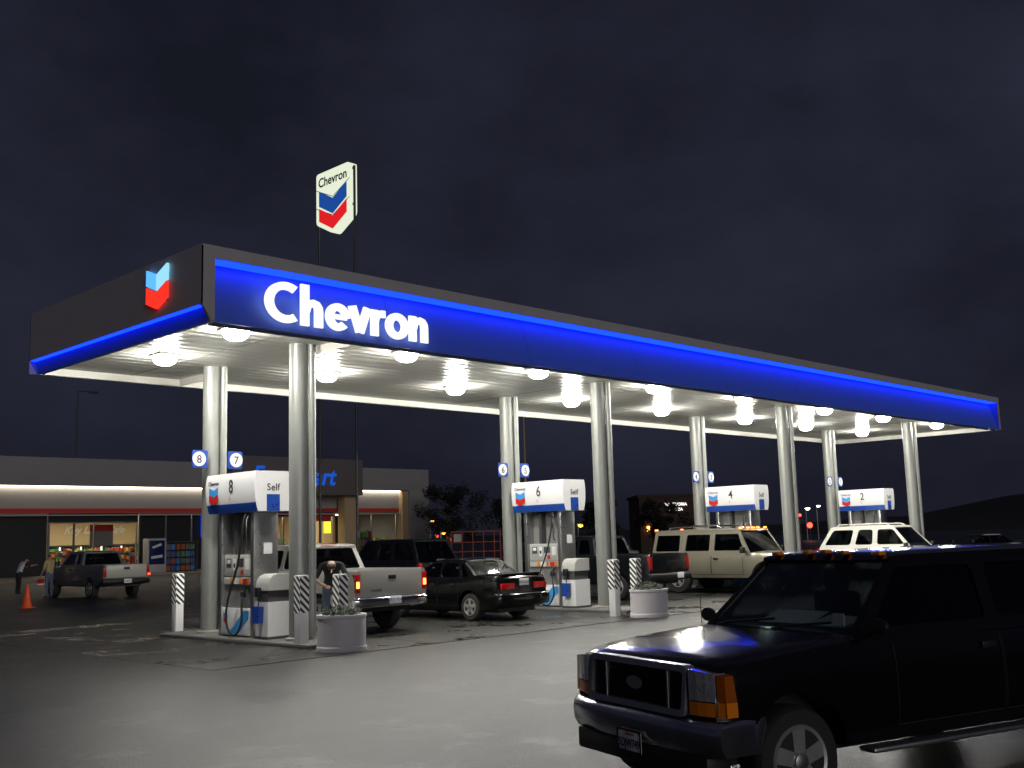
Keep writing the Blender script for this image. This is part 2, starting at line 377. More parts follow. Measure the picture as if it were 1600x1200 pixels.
b = MB(); b.box(XL+.3, XR-.05, YB-.10, YB-.03, ZB+.004, H, 'inner'); b.box(XR-.12, XR-.05, YF+RC+.05, YB-.10, ZB+.004, H, 'inner')
b.box(XL+DL+.06, XL+DL+.10, YF+RC+.02, YB-.1, ZB+.004, H, 'midgrey'); b.box(LX+.1, RX-.1, YF+RC+.022, YF+RC+.05, ZB+.004, H, 'inner')
cb(b).build('soffit_edge', can)
for y0_, y1_ in ((YF+RC+.05, -.05), (D, YB-.1)): cb(MB().box(XD, XD+.03, y0_, y1_, ZB+.002, H, 'inner')).build('downstand', can)

# lettering
fm = mtx((-.03-CO.x, YF+.01-CO.y, 5.80), (1, 0, 0), (0, 0, 1))
def ell(cx, cy, rx, ry, a0, a1, n=26): return [(cx+rx*math.cos(R(a0+(a1-a0)*k/n)), cy+ry*math.sin(R(a0+(a1-a0)*k/n))) for k in range(n+1)]
def ribbon(b, pts, w, y0, d, m, fn):
    L_ = []; R_ = []
    for k, p in enumerate(pts):
        a = Vector(pts[max(k-1, 0)]); c = Vector(pts[min(k+1, len(pts)-1)]); t_ = (c-a).normalized(); n_ = Vector((-t_.y, t_.x)); p = Vector(p)
        L_.append(p+n_*w/2); R_.append(p-n_*w/2)
    for q in (0, 1):
        y = y0+q*d
        for k in range(len(pts)-1): b.face([fn(L_[k], y), fn(L_[k+1], y), fn(R_[k+1], y), fn(R_[k], y)], m)
    for S_ in (L_, R_):
        for k in range(len(pts)-1): b.face([fn(S_[k], y0), fn(S_[k+1], y0), fn(S_[k+1], y0+d), fn(S_[k], y0+d)], m)
    for k in (0, -1): b.face([fn(L_[k], y0), fn(R_[k], y0), fn(R_[k], y0+d), fn(L_[k], y0+d)], m)
hook = [(.12, .36), (.14, .47), (.20, .555), (.29, .585), (.365, .56), (.405, .49), (.415, .40), (.415, 0)]
GL = {'C': (.77, [ell(.46, .50, .355, .405, 56, 304)]), 'h': (.56, [[(.10, 0), (.10, 1.02)], hook]), 'e': (.56, [ell(.29, .34, .195, .255, 0, 318), [(.10, .345), (.57-.01, .345)][:1]+[(.50, .345)]]),
      'v': (.50, [[(.06, .69), (.245, .03)], [(.25, .03), (.44, .69)]]), 'r': (.365, [[(.10, 0), (.10, .68)], [(.10, .36), (.13, .49), (.20, .575), (.28, .60), (.37, .60)]]),
      'o': (.60, [ell(.30, .34, .205, .255, 0, 360, 34)]), 'n': (.52, [[(.10, 0), (.10, .68)], hook])}
X0 = -1.92; wid = 0
for ch in 'Chevron': wid += GL[ch][0]
wid += .05; x = 0; kx = (1.86+1.92)/wid; kz = .74; b = MB()
for ch in 'Chevron':
    for q_, st_ in enumerate(GL[ch][1]):
        ribbon(b, st_, .185 if ch != 'e' or q_ == 0 else .12, YF-.035+.002*q_, .05, 'letter_lit', lambda p, y, x=x: (X0+(x+p.x)*kx, y, 5.745+p.y*kz))
    x += GL[ch][0]+.01
cb(b).build('lettering', can, fix=False)
def chevron_pair(b, fn, w, h, d, m1, m2, fold=True, ml=None):
    # two stacked chevrons in a box w x h, fn(u,v) with u,v in [0,1] -> 3D
    for v1, v0, mm, m_hi in ((1.0, .43, m1, (ml or m1)), (.585, .0, m2, m2)):
        dip = .19; th = v1-v0-dip
        b.prism([(0, v1), (.5, v1-dip), (.5, v0), (0, v0+dip)], fn, d, mm); b.prism([(1, v1), (1, v0+dip), (.5, v0), (.5, v1-dip)], fn, d, m_hi)
M['lit_blue'] = emat('lit_blue', (.10, .42, 1), 1.3); M['lit_pale'] = emat('lit_pale_blue', (.32, .72, 1.), 1.1); M['lit_red'] = emat('lit_red', (1, .035, .02), 1.1)
lg = thing('canopy_emblem', 'backlit blue and red chevron emblem on the left end of the canopy', 'sign', (XL, -.2, 6.02))
b = MB(); chevron_pair(b, lambda u, v: (-.07, .37-.74*u, .0+v*.76), 1, 1, (.05, 0, 0), 'lit_blue', 'lit_red', ml='lit_pale'); b.build('lit_face', lg)
b = MB(); b.box(-.03, -.001, -.34, .34, .12, .62, 'midgrey'); b.build('backing', lg)

# columns
cgroup = 'round steel columns carrying the canopy'
def column():
    t = thing('canopy_column', '', 'column', group=cgroup)
    MB().lathe([(.185, 0), (.185, H)], (0, 0, 0), 'steelcol', 40).build('shaft', t, 30)
    p = Vector((.7, -.72, 0))*.262
    MB().lathe([(.07, .12), (.07, H)], (p.x, p.y, 0), 'steelcol', 20).build('downpipe', t, 30)
    MB().lathe([(.26, .0), (.26, .11), (.19, .13)], (0, 0, 0), 'concrete', 32).build('base', t, 30)
    return t
c0 = column(); sides = [('front', 0), ('rear', D)]
used = False
isl = ['beside pump 8, leftmost pair', 'beside pump 6', 'beside pump 4, behind the beige offroader', 'beside pump 2, last on the right']
for nm, y in sides:
    for i in range(4):
        lab = '%s steel canopy column %s' % (nm, isl[i]); loc = (i*S-(.06 if nm == 'front' else 0), y, 0)
        if not used: c0.location = loc; c0['label'] = lab; used = True
        else: dup(c0, loc, lab)

# canopy lamps
LXs = [-1.9, 2.1, 6.1, 10.6, 14.9, 19.7, 23.9, 28.4]
def lamp():
    t = thing('canopy_lamp', '', 'lamp', group='white lamps under the canopy')
    MB().box(-.24, .24, -.24, .24, -.05, 0, 'inner', .015).build('housing', t, 30)
    MB().lathe([(.04, -.225), (.13, -.215), (.20, -.17), (.235, -.10), (.24, -.051)], (0, 0, 0), 'lens', 16).build('lens', t, 40)
    return t
l0 = lamp(); k = 0
for r_, y in (('front', -.72), ('rear', 2.45)):
    for i, x in enumerate(LXs):
        lab = '%s bright lamp from the left in the %s row under the canopy' % (ORD[i], r_)
        if k == 0: l0.location = (x, y, H); l0['label'] = lab
        else: dup(l0, (x+(.3 if r_ == 'rear' else 0), y, H), lab)
        k += 1

# ------------------------------------------------------------------ islands, pumps
for i in range(4):
    lab = ['concrete pump island under pump 8', 'concrete pump island under pump 6', 'concrete pump island under pump 4', 'concrete pump island under pump 2'][i]
    o = MB().box(-.62, .62, -1.1, D+1.0, -.02, .075, 'kerb', .03).build('pump_island', None, 40, label=lab, cat='kerb island', group='pump islands'); o.location = (i*S, 0, 0)

def pump(num, X):
    t = thing('fuel_pump', 'fuel pump under the white overhead sign numbered %s' % num, 'fuel pump', (X, 0, .075), group='fuel pumps')
    # cladding body: end panels in steel, white base
    b = MB(); b.box(-.28, .28, 1.22, 1.34, 0, 2.5, 'steel', .01); b.box(-.28, .28, 2.42, 2.54, 0, 2.5, 'steel', .01)
    b.build('end_panel', t, 30)
    b = MB(); b.box(-.22, .22, 1.34, 2.42, 0, 1.15, 'midgrey'); b.box(-.20, .20, 1.34, 2.42, 1.15, 1.62, 'ltgrey'); b.box(-.02, .02, 1.34, 2.42, 1.62, 2.46, 'midgrey')
    b.box(-.2, .2, 1.98, 2.06, 1.62, 2.46, 'dkgrey'); b.build('cabinet', t)
    b = MB(); b.box(-.30, -.225, 1.36, 2.40, .03, .56, 'white', .015); b.box(.225, .30, 1.36, 2.40, .03, .56, 'white', .015); kp = b.build('kick_panel', t, 30)
    b = MB(); b.prism([(1.36, .36), (1.36, .52), (1.55, .52), (1.9, .2), (2.15, .06), (1.75, .06)], lambda u, v: (-.304, u, v), (.003, 0, 0), 'ltblue'); b.build('swoosh', kp)
    b = MB(); chevron_pair(b, lambda u, v: (-.305, 2.30-.15*u, .26+.22*v), 1, 1, (.004, 0, 0), 'ltblue', 'red'); b.build('emblem', kp)
    # display with keypad, card reader and grade buttons
    b = MB(); b.box(-.235, -.2, 1.40, 2.38, 1.18, 1.60, 'ltgrey', .01); b.box(-.26, -.225, 1.38, 2.38, 1.02, 1.16, 'ltgrey', .008); hd = b.build('display_head', t, 30)
    b = MB()
    b.box(-.240, -.235, 2.12, 2.30, 1.36, 1.54, 'dkgrey'); b.box(-.240, -.235, 1.95, 2.05, 1.30, 1.54, 'white'); b.box(-.243, -.24, 1.97, 2.03, 1.36, 1.44, 'black')
    b.box(-.240, -.235, 1.66, 1.88, 1.38, 1.54, 'dkgrey'); b.box(-.240, -.235, 1.46, 1.6, 1.32, 1.54, 'white'); b.box(-.240, -.235, 1.66, 1.76, 1.22, 1.32, 'red')
    b.box(-.244, -.24, 2.15, 2.27, 1.44, 1.52, 'signwhite'); b.build('screen', hd)
    for y0, y1, mm in ((1.40, 1.50, 'amber'), (1.50, 1.66, 'red'), (1.70, 1.78, 'amber'), (1.78, 2.0, 'white'), (2.02, 2.12, 'amber'), (2.14, 2.34, 'ltgrey')):
        MB().box(-.268, -.26, y0, y1-.012, 1.035, 1.145, mm).build('grade_button', hd)
    # hose and nozzle
    for s_, ym in ((-1, 1.45), (1, 1.9)):
        x = s_*.30
        hp = [(s_*.24, ym+.02, 2.42), (s_*.38, ym-.05, 2.36), (s_*.42, ym-.02, 2.0), (s_*.40, ym+.18, 1.4), (s_*.42, ym+.48, .75), (s_*.44, ym+.52, .35), (s_*.46, ym+.36, .10), (s_*.46, ym+.12, .06), (s_*.45, ym-.06, .30), (s_*.42, ym-.02, .62), (s_*.33, ym+.08, .84)]
        q = []
        for a in range(len(hp)-1):
            p0 = Vector(hp[max(a-1, 0)]); p1 = Vector(hp[a]); p2 = Vector(hp[a+1]); p3 = Vector(hp[min(a+2, len(hp)-1)])
            for j in range(4):
                u = j/4; q.append(.5*((2*p1)+(-p0+p2)*u+(2*p0-5*p1+4*p2-p3)*u*u+(-p0+3*p1-3*p2+p3)*u**3))
        q.append(Vector(hp[-1])); ho = MB().tube(q, .022, 'rubber', 8).build('hose', t, 60)
        b = MB(); b.tube([(s_*.33, ym+.08, .84), (s_*.30, ym+.10, .92), (s_*.27, ym+.02, .99), (s_*.24, ym-.06, .96)], [.03, .035, .02, .014], 'black', 8)
        b.box(s_*.33-.04, s_*.33+.04, ym+.02, ym+.12, .78, .9, 'black', .015); b.build('nozzle', t, 50)
        b = MB(); b.tube([(s_*.24, ym+.02, 1.7), (s_*.30, ym+.02, 1.78), (s_*.30, ym+.02, 2.3), (s_*.24, ym+.02, 2.42)], .018, 'chrome', 8); b.build('hose_guide', t, 60)
    b = MB(); b.box(-.06, .14, 1.208, 1.214, 1.62, 1.84, 'signwhite'); b.build('notice', t)
    # overhead sign: barrel shaped box
    hp_ = [(.40, .80), (.424, .72), (.438, .60), (.44, .48), (.434, .36), (.42, .24), (.395, .12), (.36, 0)]
    prof = [(-a, c) for a, c in hp_]+[(a, c) for a, c in reversed(hp_)]
    b = MB(); b.prism([(u, v+2.46) for u, v in prof], lambda u, v: (u, .95, v), (0, 1.86, 0), 'signwhite'); sg = b.build('overhead_sign', t, 30)
    b = MB()
    for s_ in (-1, 1):
        for (a0, z0), (a1, z1) in (((.364, .0), (.399, .12)), ((.399, .12), (.411, .175))):
            b.face([(s_*a0, .955, 2.462+z0), (s_*a0, 2.805, 2.462+z0), (s_*a1, 2.805, 2.462+z1), (s_*a1, .955, 2.462+z1)], 'blue')
    b.box(-.16, .14, .944, .949, 2.465, 2.465+.33, 'blue'); b.build('blue_band', sg, fix=False)
    b = MB(); chevron_pair(b, lambda u, v: (-.446, 2.66-.34*u, 2.64+.36*v), 1, 1, (.004, 0, 0), 'ltblue', 'red'); b.build('emblem', sg)
    text('wordmark', 'Chevron', .115, mtx((-.446, 2.49, 3.04), (0, -1, 0), (0, 0, 1)), 'navy', sg, .003, .001)
    text('number', num, .38, mtx((-.446, 1.82, 2.86), (0, -1, 0), (0, 0, 1)), 'text', sg, .003, .004, .85)
    text('small_print', 'I', .12, mtx((-.446, 1.87, 2.71), (0, -1, 0), (0, 0, 1)), 'red', sg, .003)
    text('service_word', 'Self', .20, mtx((-.01, .944, 2.87), (1, 0, 0), (0, 0, 1)), 'text', sg, .003, .001, .95, space=1.1)
    return t
for i, n in enumerate('8642'): pump(n, i*S)

# number discs on the rear columns
def disc(num, x, lab):
    t = thing('pump_number_sign', lab, 'sign', (x, D-.22, 3.72), group='round pump number signs')
    s_ = 1 if num in '8642' else -1
    b = MB(); b.prism(rpoly([(-.17*1, -.19), (.19, -.19), (.19, .19), (-.17, .19)] if s_ > 0 else [(-.19, -.19), (.17, -.19), (.17, .19), (-.19, .19)], .05), lambda u, v: (u, .0, v), (0, .02, 0), 'blue'); b.build('plate', t)
    b = MB(); b.lathe([(.155, -.012), (.155, -.001)], (-.015*s_, 0, 0), 'signwhite', 32, 'Y'); b.build('disc', t)
    text('number', num, .24, mtx((-.015*s_, -.014, -.085), (1, 0, 0), (0, 0, 1)), 'text', t, .003, .003)
for i, (a, c) in enumerate((('8', '7'), ('6', '5'), ('4', '3'), ('2', '1'))):
    disc(a, i*S-.40, 'blue plate with white disc numbered %s on rear column' % a); disc(c, i*S+.46, 'blue plate with white disc numbered %s on rear column' % c)

# service units (windscreen wash and bin) near the front columns
def service(X, lab):
    t = thing('service_unit', lab, 'service unit', (X, 0, .075), group='white service units')
    pr = [(-.30, 0), (-.30, 1.0), (-.28, 1.1), (-.22, 1.18), (-.12, 1.22), (.26, 1.22), (.26, 0)]
    b = MB(); b.prism([(-.30, .05), (-.30, .70), (.27, .70), (.27, .05)], lambda u, v: (u, .60, v), (0, .44, 0), 'white'); b.build('lower_body', t, 30)
    b = MB(); b.prism([(-.30, .92), (-.295, 1.04), (-.26, 1.14), (-.19, 1.20), (-.10, 1.23), (.27, 1.23), (.27, .92)], lambda u, v: (u, .60, v), (0, .44, 0), 'ltgrey')
    b.xf(Matrix.Identity(4)); b.build('hood', t, 40)
    b = MB(); b.box(-.28, .25, .64, 1.0, .70, .92, 'dkgrey'); b.build('bin_opening', t); MB().box(-.32, .29, .58, 1.06, 0, .05, 'dkgrey', .01).build('plinth', t)
    b = MB(); b.prism([(-.10, .30), (.10, .30), (.12, .62), (-.12, .62)], lambda u, v: (-.42-.0, .86+u, v), (.11, 0, 0), 'blue'); b.build('wash_bucket', t)
    b = MB(); b.tube([(-.36, .84, .6), (-.35, .86, .82)], .012, 'black', 6); b.box(-.40, -.32, .80, .92, .8, .98, 'black', .01); b.build('squeegee', t, 30)
    return t
service(-.05, 'white wash and bin unit with blue bucket beside pump 8'); service(S-.2, 'white wash and bin unit with blue bucket beside pump 6')
service(2*S, 'white wash and bin unit with blue bucket beside pump 4'); service(3*S, 'white wash and bin unit with blue bucket beside pump 2')

# bollards
def bollard():
    t = thing('bollard', '', 'bollard', group='white bollards with striped tape')
    MB().box(-.095, .095, -.095, .095, 0, 1.30, 'white', .012).build('post', t, 30)
    b = MB(); hw = .0985
    M.setdefault('tape', mat('reflective_tape', (.97, .97, .97), .35)); M.setdefault('tapedark', mat('tape_dark', (.015, .014, .016), .4))
    z0, z1 = .62, 1.28
    for (o, ux) in (((-hw, -hw), (1, 0)), ((hw, -hw), (0, 1)), ((hw, hw), (-1, 0)), ((-hw, hw), (0, -1))):
        q = lambda u, z: (o[0]+ux[0]*u, o[1]+ux[1]*u, z)
        b.face([q(0, z0), q(2*hw, z0), q(2*hw, z1), q(0, z1)], 'tape')
        nrm = Vector((ux[1], -ux[0], 0))*.0015; n = 5; p = (z1-z0)/n
        for k in range(-2, n+1):
            za = z0+k*p; sl = .19; wd = .062
            pts = [(0, za+sl), (2*hw, za), (2*hw, za+wd), (0, za+sl+wd)]
            # clip in z
            def clip(pts, lim, sgn):
                out = []
                for i in range(len(pts)):
                    a, c = pts[i], pts[(i+1) % len(pts)]; ia = sgn*(a[1]-lim) >= 0; ic = sgn*(c[1]-lim) >= 0
                    if ia: out.append(a)
                    if ia != ic:
                        tt = (lim-a[1])/(c[1]-a[1]); out.append((a[0]+(c[0]-a[0])*tt, lim))
                return out
            pts = clip(clip(pts, z0, 1), z1, -1) if pts else []
            if len(pts) >= 3: b.face([Vector(q(u, z))+nrm for u, z in pts], 'tapedark')
    b.build('striped_tape', t, fix=False)
    return t
b0 = bollard(); bl = [((-.47, -.68), 'striped bollard in front of the first front column'), ((.17, 5.03), 'striped bollard standing apart left of pump 8'), ((.02, -1.20), 'striped bollard behind the planter near pump 8'),
      ((7.7, -1.42), 'striped bollard beside the second front column by pump 6'), ((8.62, -1.35), 'striped bollard behind the planter near pump 6')]
for i, ((x, y), lab) in enumerate(bl):
    if i == 0: b0.location = (x, y, 0); b0['label'] = lab
    else: dup(b0, (x, y, 0), lab)

# planters
def planter(x, y, lab, seed):
    t = thing('planter', lab, 'planter', (x, y, 0), group='round concrete planters')
    MB().lathe([(.44, 0), (.44, .07), (.425, .09), (.425, .55), (.44, .57), (.44, .62), (.385, .62), (.37, .54), (.0, .54)], (0, 0, 0), 'planter', 40).build('tub', t, 25)
    MB().lathe([(.37, .5), (.365, .56), (.2, .58), (0.01, .59)], (0, 0, 0), 'soil', 24).build('soil', t, 40)
    rnd = random.Random(seed); b = MB()
    for k in range(420):
        a = rnd.uniform(0, 2*PI); r = .33*math.sqrt(rnd.random()); cx, cy = r*math.cos(a), r*math.sin(a); hh = rnd.uniform(.02, .20)*(1.15-r*1.6)
        d = Vector((rnd.uniform(-1, 1), rnd.uniform(-1, 1), rnd.uniform(.2, 1))).normalized(); e = d.orthogonal().normalized(); l = rnd.uniform(.03, .07); p = Vector((cx, cy, .58+hh))
        b.face([p-e*.012, p+d*l*.6-e*.018, p+d*l, p+d*l*.6+e*.018, p+e*.012], 'leaf')
    b.build('plant', t, fix=False)
planter(-.40, -1.80, 'round pale planter in front of pump 8 with low plants', 3); planter(7.95, -2.22, 'round pale planter in front of pump 6 with low plants', 4)

# ------------------------------------------------------------------ vehicles (local: x forward from tail, y left)
def wheel(parent, x, y, r, style='alloy', wdt=.24, rimr=None):
    s_ = 1 if y > 0 else -1; rr = rimr or r*.62; b = MB()
    pr = [(rr, -wdt/2), (r*.93, -wdt/2), (r*.985, -wdt*.38), (r, -wdt*.2), (r, wdt*.2), (r*.985, wdt*.38), (r*.93, wdt/2), (rr, wdt/2)]
    b.lathe(pr, (x, y, r), 'rubber', 32, 'Y'); ty = b.build('wheel', parent, 35)
    b = MB(); yo = y+s_*wdt*.5
    b.lathe([(rr*1.02, s_*.0), (rr*.99, s_*.012), (rr*.90, s_*.004), (rr*.87, -s_*.05)], (x, yo, r), 'rimsteel', 32, 'Y', cap=False)
    b.lathe([(rr*.92, -s_*.06), (rr*.9, -s_*.055)], (x, yo, r), 'black', 24, 'Y')
    b.lathe([(rr*.26, -s_*.02), (rr*.24, s_*.02), (rr*.12, s_*.03)], (x, yo, r), 'steel', 16, 'Y')
    n = 5
    for k in range(n):
        a = 2*PI*k/n+.3; c, s2 = math.cos(a), math.sin(a); w0, w1 = rr*.20, rr*.24
        pts = [(x+c*rr*.15-s2*w0, r+s2*rr*.15+c*w0), (x+c*rr*.93-s2*w1, r+s2*rr*.93+c*w1), (x+c*rr*.93+s2*w1, r+s2*rr*.93-c*w1), (x+c*rr*.15+s2*w0, r+s2*rr*.15-c*w0)]
        b.prism(pts, lambda u, v: (u, yo-s_*.03, v), (0, s_*.032, 0), 'rimsteel')
    b.build('rim', ty, 30)

def vehicle(name, label, sp, loc, rz, scale=1):
    t = thing(name, label, sp['cat'], loc, rz, None, scale); pm = sp['paint']; Ln = sp['L']; r = sp['r']; xr, xf = sp['wx']; Ra = sp.get('arch', r+.07)
    W = sp['w']; top = sp['top']; sill = sp.get('sill', .34); plan = sp['plan']
    xs = set([0, Ln]); xs |= {p[0] for p in top}; xs |= {p[0] for p in plan}; x = 0
    while x < Ln: xs.add(round(x, 3)); x += .22
    for c in (xr, xf):
        for k in range(15): xs.add(c-Ra*math.cos(PI*k/14))
        xs.add(c-Ra-.003); xs.add(c+Ra+.003)
    xs = sorted(xs); q = [xs[0]]
    for x in xs[1:]:
        if x-q[-1] > .0025: q.append(x)
    xs = q
    bot = sp.get('bot', [(0, sill+.12), (.3, sill), (Ln-.4, sill), (Ln, sill+.08)])
    def zb(x):
        z = interp(x, bot)
        for c in (xr, xf):
            if abs(x-c) <= Ra: z = max(z, r+math.sqrt(max(0, Ra*Ra-(x-c)**2)))
        return z
    crown = sp.get('crown', .03); bed = sp.get('bed'); sh = sp.get('shoulder', .05)
    def sidew(x, z):   # body side surface half width at height z
        zt = interp(x, top); w = W*interp(x, plan); f = (z-sill)/(zt-sill)
        return w*(1-.045*max(0, (f-.62)/.38)**2-.05*max(0, (.35-f)/.35)**1.5)
    rings = []
    for x in xs:
        b_ = zb(x); zt = interp(x, top); ring = []
        b_ = min(b_, zt-.12)
        ring.append((0, b_)); ring.append((sidew(x, b_)*.9, b_))
        for k in range(7):
            z = b_+.01+(zt-sh-b_-.01)*k/6; ring.append((sidew(x, z), z))
        we = sidew(x, zt-sh); ring.append((we-sh*.3, zt-sh*.3)); ring.append((we-sh, zt)); wi = max(.02, we-.10 if bed else we-.3)
        ring.append((wi, zt+(0 if bed else crown*.6))); ring.append((0, zt+(0 if bed else crown)))
        rings.append(ring)
    nr = len(rings[0]); b = MB(); pi = b.mi(pm); bi = b.mi('black')
    full = []
    for x, ring in zip(xs, rings):
        row = [(x, y, z) for y, z in ring]+[(x, -y, z) for y, z in reversed(ring[1:-1])]; full.append(row)
    n = len(full[0]); vs = [v for row in full for v in row]; fs = []; skip = set()
    for i in range(len(xs)-1):
        for j in range(n):
            j2 = (j+1) % n
            if bed and bed[0]-.001 <= xs[i] and xs[i+1] <= bed[1]+.001 and j in (nr-2, nr-1): continue
            fs.append((i*n+j, i*n+j2, (i+1)*n+j2, (i+1)*n+j))
    fs.append(tuple(range(n))); fs.append(tuple((len(xs)-1)*n+i for i in reversed(range(n))))
    b.add(vs, fs, pm)
    # dark underbody between the wheels
    ub = W-.26
    b.box(.25, Ln-.25, -ub, ub, sill-.06, min(interp(xr, top), interp(xf, top))-.14, 'black')
    if bed:
        x0, x1, zf = bed; x0 = min(x for x in xs if x >= x0-.001); x1 = max(x for x in xs if x <= x1+.001); zt = interp((x0+x1)/2, top); wi = interp(0, [(0, sidew((x0+x1)/2, zt-sh)-.10)])
        b.face([(x0, -wi, zf), (x1, -wi, zf), (x1, wi, zf), (x0, wi, zf)], 'black')
        for s_ in (-1, 1): b.face([(x0, s_*wi, zf), (x1, s_*wi, zf), (x1, s_*wi, zt), (x0, s_*wi, zt)], pm)
        for xx in (x0, x1): b.face([(xx, -wi, zf), (xx, wi, zf), (xx, wi, zt), (xx, -wi, zt)], pm)
    body = b.build('body', t, 32)
    # cabin
    c = sp['cab']; zb_, zt_ = c['zb'], c['zt']; rb, rt_, ft, fb = c['x']; wb, wr = c['wb'], c['wr']
    yf = lambda z: wb+(wr-wb)*(z-zb_)/(zt_-zb_)
    cb_ = MB(); outer = [(rb, zb_-.03), (fb, zb_-.03), (ft, zt_), (rt_, zt_)]
    wins = [rpoly(p, c.get('wr_', .06)) for p in c['win']]
    for s_ in (-1, 1):
        cb_.panel(outer, [list(p) for p in wins], lambda u, v: (u, s_*yf(v), v), (0, -s_*.05, 0), pm)
    def quad(PB, PT, mg, hole=True):
        # PB=(x, w, z) bottom, PT top
        def fn(u, v):
            wv = PB[1]+(PT[1]-PB[1])*v; return (PB[0]+(PT[0]-PB[0])*v, u*wv, PB[2]+(PT[2]-PB[2])*v)
        h = rpoly([(-1+mg, mg*.7), (1-mg, mg*.7), (1-mg, 1-mg*.9), (-1+mg, 1-mg*.9)], .08)
        cb_.panel([(-1, 0), (1, 0), (1, 1), (-1, 1)], [h], fn, (-.04 if PB[0] > Ln/2 else .04, 0, 0), pm); return fn, h
    ffn, fh = quad((fb, wb, zb_-.02), (ft, wr, zt_), .07); rfn, rh = quad((rb, wb, zb_-.02), (rt_, wr, zt_), c.get('rmg', .1))
    # roof slab
    rx = [rt_-.04, rt_+.02, rt_+.12, (rt_+ft)/2, ft-.12, ft-.02, ft+.05]; rz_ = [-.02, .015, .035, .055, .035, .012, -.03]; rows = []
    for x, dz in zip(rx, rz_):
        h = [(wr+.012, zt_-.035), (wr+.004, zt_+dz*.35), (wr-.06, zt_+dz*.8), (wr*.5, zt_+dz*1.0), (0, zt_+dz*1.08)]
        rows.append([(x, y, z) for y, z in h]+[(x, -y, z) for y, z in reversed(h[:-1])]+[(x, -wr+.03, zt_-.05), (x, wr-.03, zt_-.05)])
    n = len(rows[0]); cb_.add([v for r_ in rows for v in r_], [(i*n+j, i*n+(j+1) % n, (i+1)*n+(j+1) % n, (i+1)*n+j) for i in range(len(rows)-1) for j in range(n)]+[tuple(range(n)), tuple((len(rows)-1)*n+i for i in reversed(range(n)))], pm)
    cb_.build('cabin', t, 35)
    gm = c.get('glass', 'glass')
    for s_ in (-1, 1):
        for p in wins:
            MB().prism(p, lambda u, v: (u, s_*(yf(v)-.018), v), (0, -s_*.006, 0), gm).build('side_window', t)
    MB().prism(fh, lambda u, v: Vector(ffn(u, v))+Vector((-.015, 0, 0)), (-.006, 0, 0), c.get('wsg', gm)).build('windscreen', t)
    MB().prism(rh, lambda u, v: Vector(rfn(u, v))+Vector((.015, 0, 0)), (.006, 0, 0), gm).build('rear_window', t)
    # interior
    b = MB(); b.box(rb+.08, fb-.08, -wb+.08, wb-.08, zb_-.2, zb_+.035, 'interior')
    for sx_ in c['seats']:
        for sy in (-1, 1):
            b.box(sx_-.07, sx_+.07, sy*.42-.25, sy*.42+.25, zb_, zb_+.28, 'interior', .04); b.box(sx_-.05, sx_+.04, sy*.42-.13, sy*.42+.13, zb_+.3, zb_+.46, 'interior', .03)
    b.build('interior', t, 40)
    for x in (xr, xf):
        for s_ in (-1, 1): wheel(t, x, s_*(W-.15), r, wdt=.25, rimr=sp.get('rim'))
    # door seams and handles
    for (x0, x1) in sp.get('doors', []):
        for s_ in (-1, 1):
            zs = [sill+.1+(zb_-.06-sill-.1)*k/5 for k in range(6)]; b = MB()
            for xx in (x0, x1):
                for za, zc in zip(zs, zs[1:]):
                    b.face([(xx-.006, s_*(sidew(xx, za)+.003), za), (xx+.006, s_*(sidew(xx, za)+.003), za), (xx+.006, s_*(sidew(xx, zc)+.003), zc), (xx-.006, s_*(sidew(xx, zc)+.003), zc)], 'seam')
            b.face([(x0, s_*(sidew(x0, zs[0])+.003), zs[0]), (x1, s_*(sidew(x1, zs[0])+.003), zs[0]), (x1, s_*(sidew(x1, zs[0])+.003), zs[0]+.012), (x0, s_*(sidew(x0, zs[0])+.003), zs[0]+.012)], 'seam')
            d = b.build('door_seam', t, fix=False)
            zz = zb_-.14; hx = (x0+.08, x0+.26); yy = sidew(x0, zz)
            MB().box(hx[0], hx[1], min(s_*yy, s_*(yy+.03)), max(s_*yy, s_*(yy+.03)), zz-.03, zz+.03, 'black', .008).build('door_handle', t, 30)
    # mirrors
    if sp.get('mirror', True):
        mx = fb-.12
        for s_ in (-1, 1):
            b = MB(); y0 = s_*(wb+.02); b.box(mx-.08, mx+.04, min(y0+s_*.07, y0+s_*.24), max(y0+s_*.07, y0+s_*.24), zb_+.02, zb_+.20, sp.get('mirmat', 'black'), .025)
            b.box(mx-.03, mx+.01, min(y0-s_*.03, y0+s_*.1), max(y0-s_*.03, y0+s_*.1), zb_+.03, zb_+.08, 'black'); b.build('mirror', t, 40)
    zt0 = interp(0, top); ztl = interp(Ln, top)
    def bar(xa, z0, z1, w_, m_, nm, out=.1, bend=.06):
        s_ = 1 if xa > Ln/2 else -1; pts = []
        rows = []
        for y, dx in ((-w_, -.30), (-w_, .0), (-w_+.09, out-bend+.02), (-w_*.5, out-bend*.2), (0, out), (w_*.5, out-bend*.2), (w_-.09, out-bend+.02), (w_, .0), (w_, -.30)):
            x = xa+s_*dx; hh = (z1-z0)
            rows.append([(x-s_*.02, y*.995, z0), (x+s_*.015, y, z0+hh*.25), (x+s_*.025, y, z0+hh*.6), (x+s_*.015, y, z0+hh*.82), (x-s_*.015, y*.995, z0+hh*.95), (x-s_*.05, y*.985, z1), (x-s_*.14, y*.96, z1), (x-s_*.14, y*.96, z0)])
        b = MB(); n = 8; b.add([v for r_ in rows for v in r_], [(i*n+j, i*n+(j+1) % n, (i+1)*n+(j+1) % n, (i+1)*n+j) for i in range(len(rows)-1) for j in range(n)]+[tuple(range(n)), tuple((len(rows)-1)*n+i for i in reversed(range(n)))], m_)
        return b.build(nm, t, 50)
    rbm, fbm = sp.get('rbump', pm), sp.get('fbump', pm)
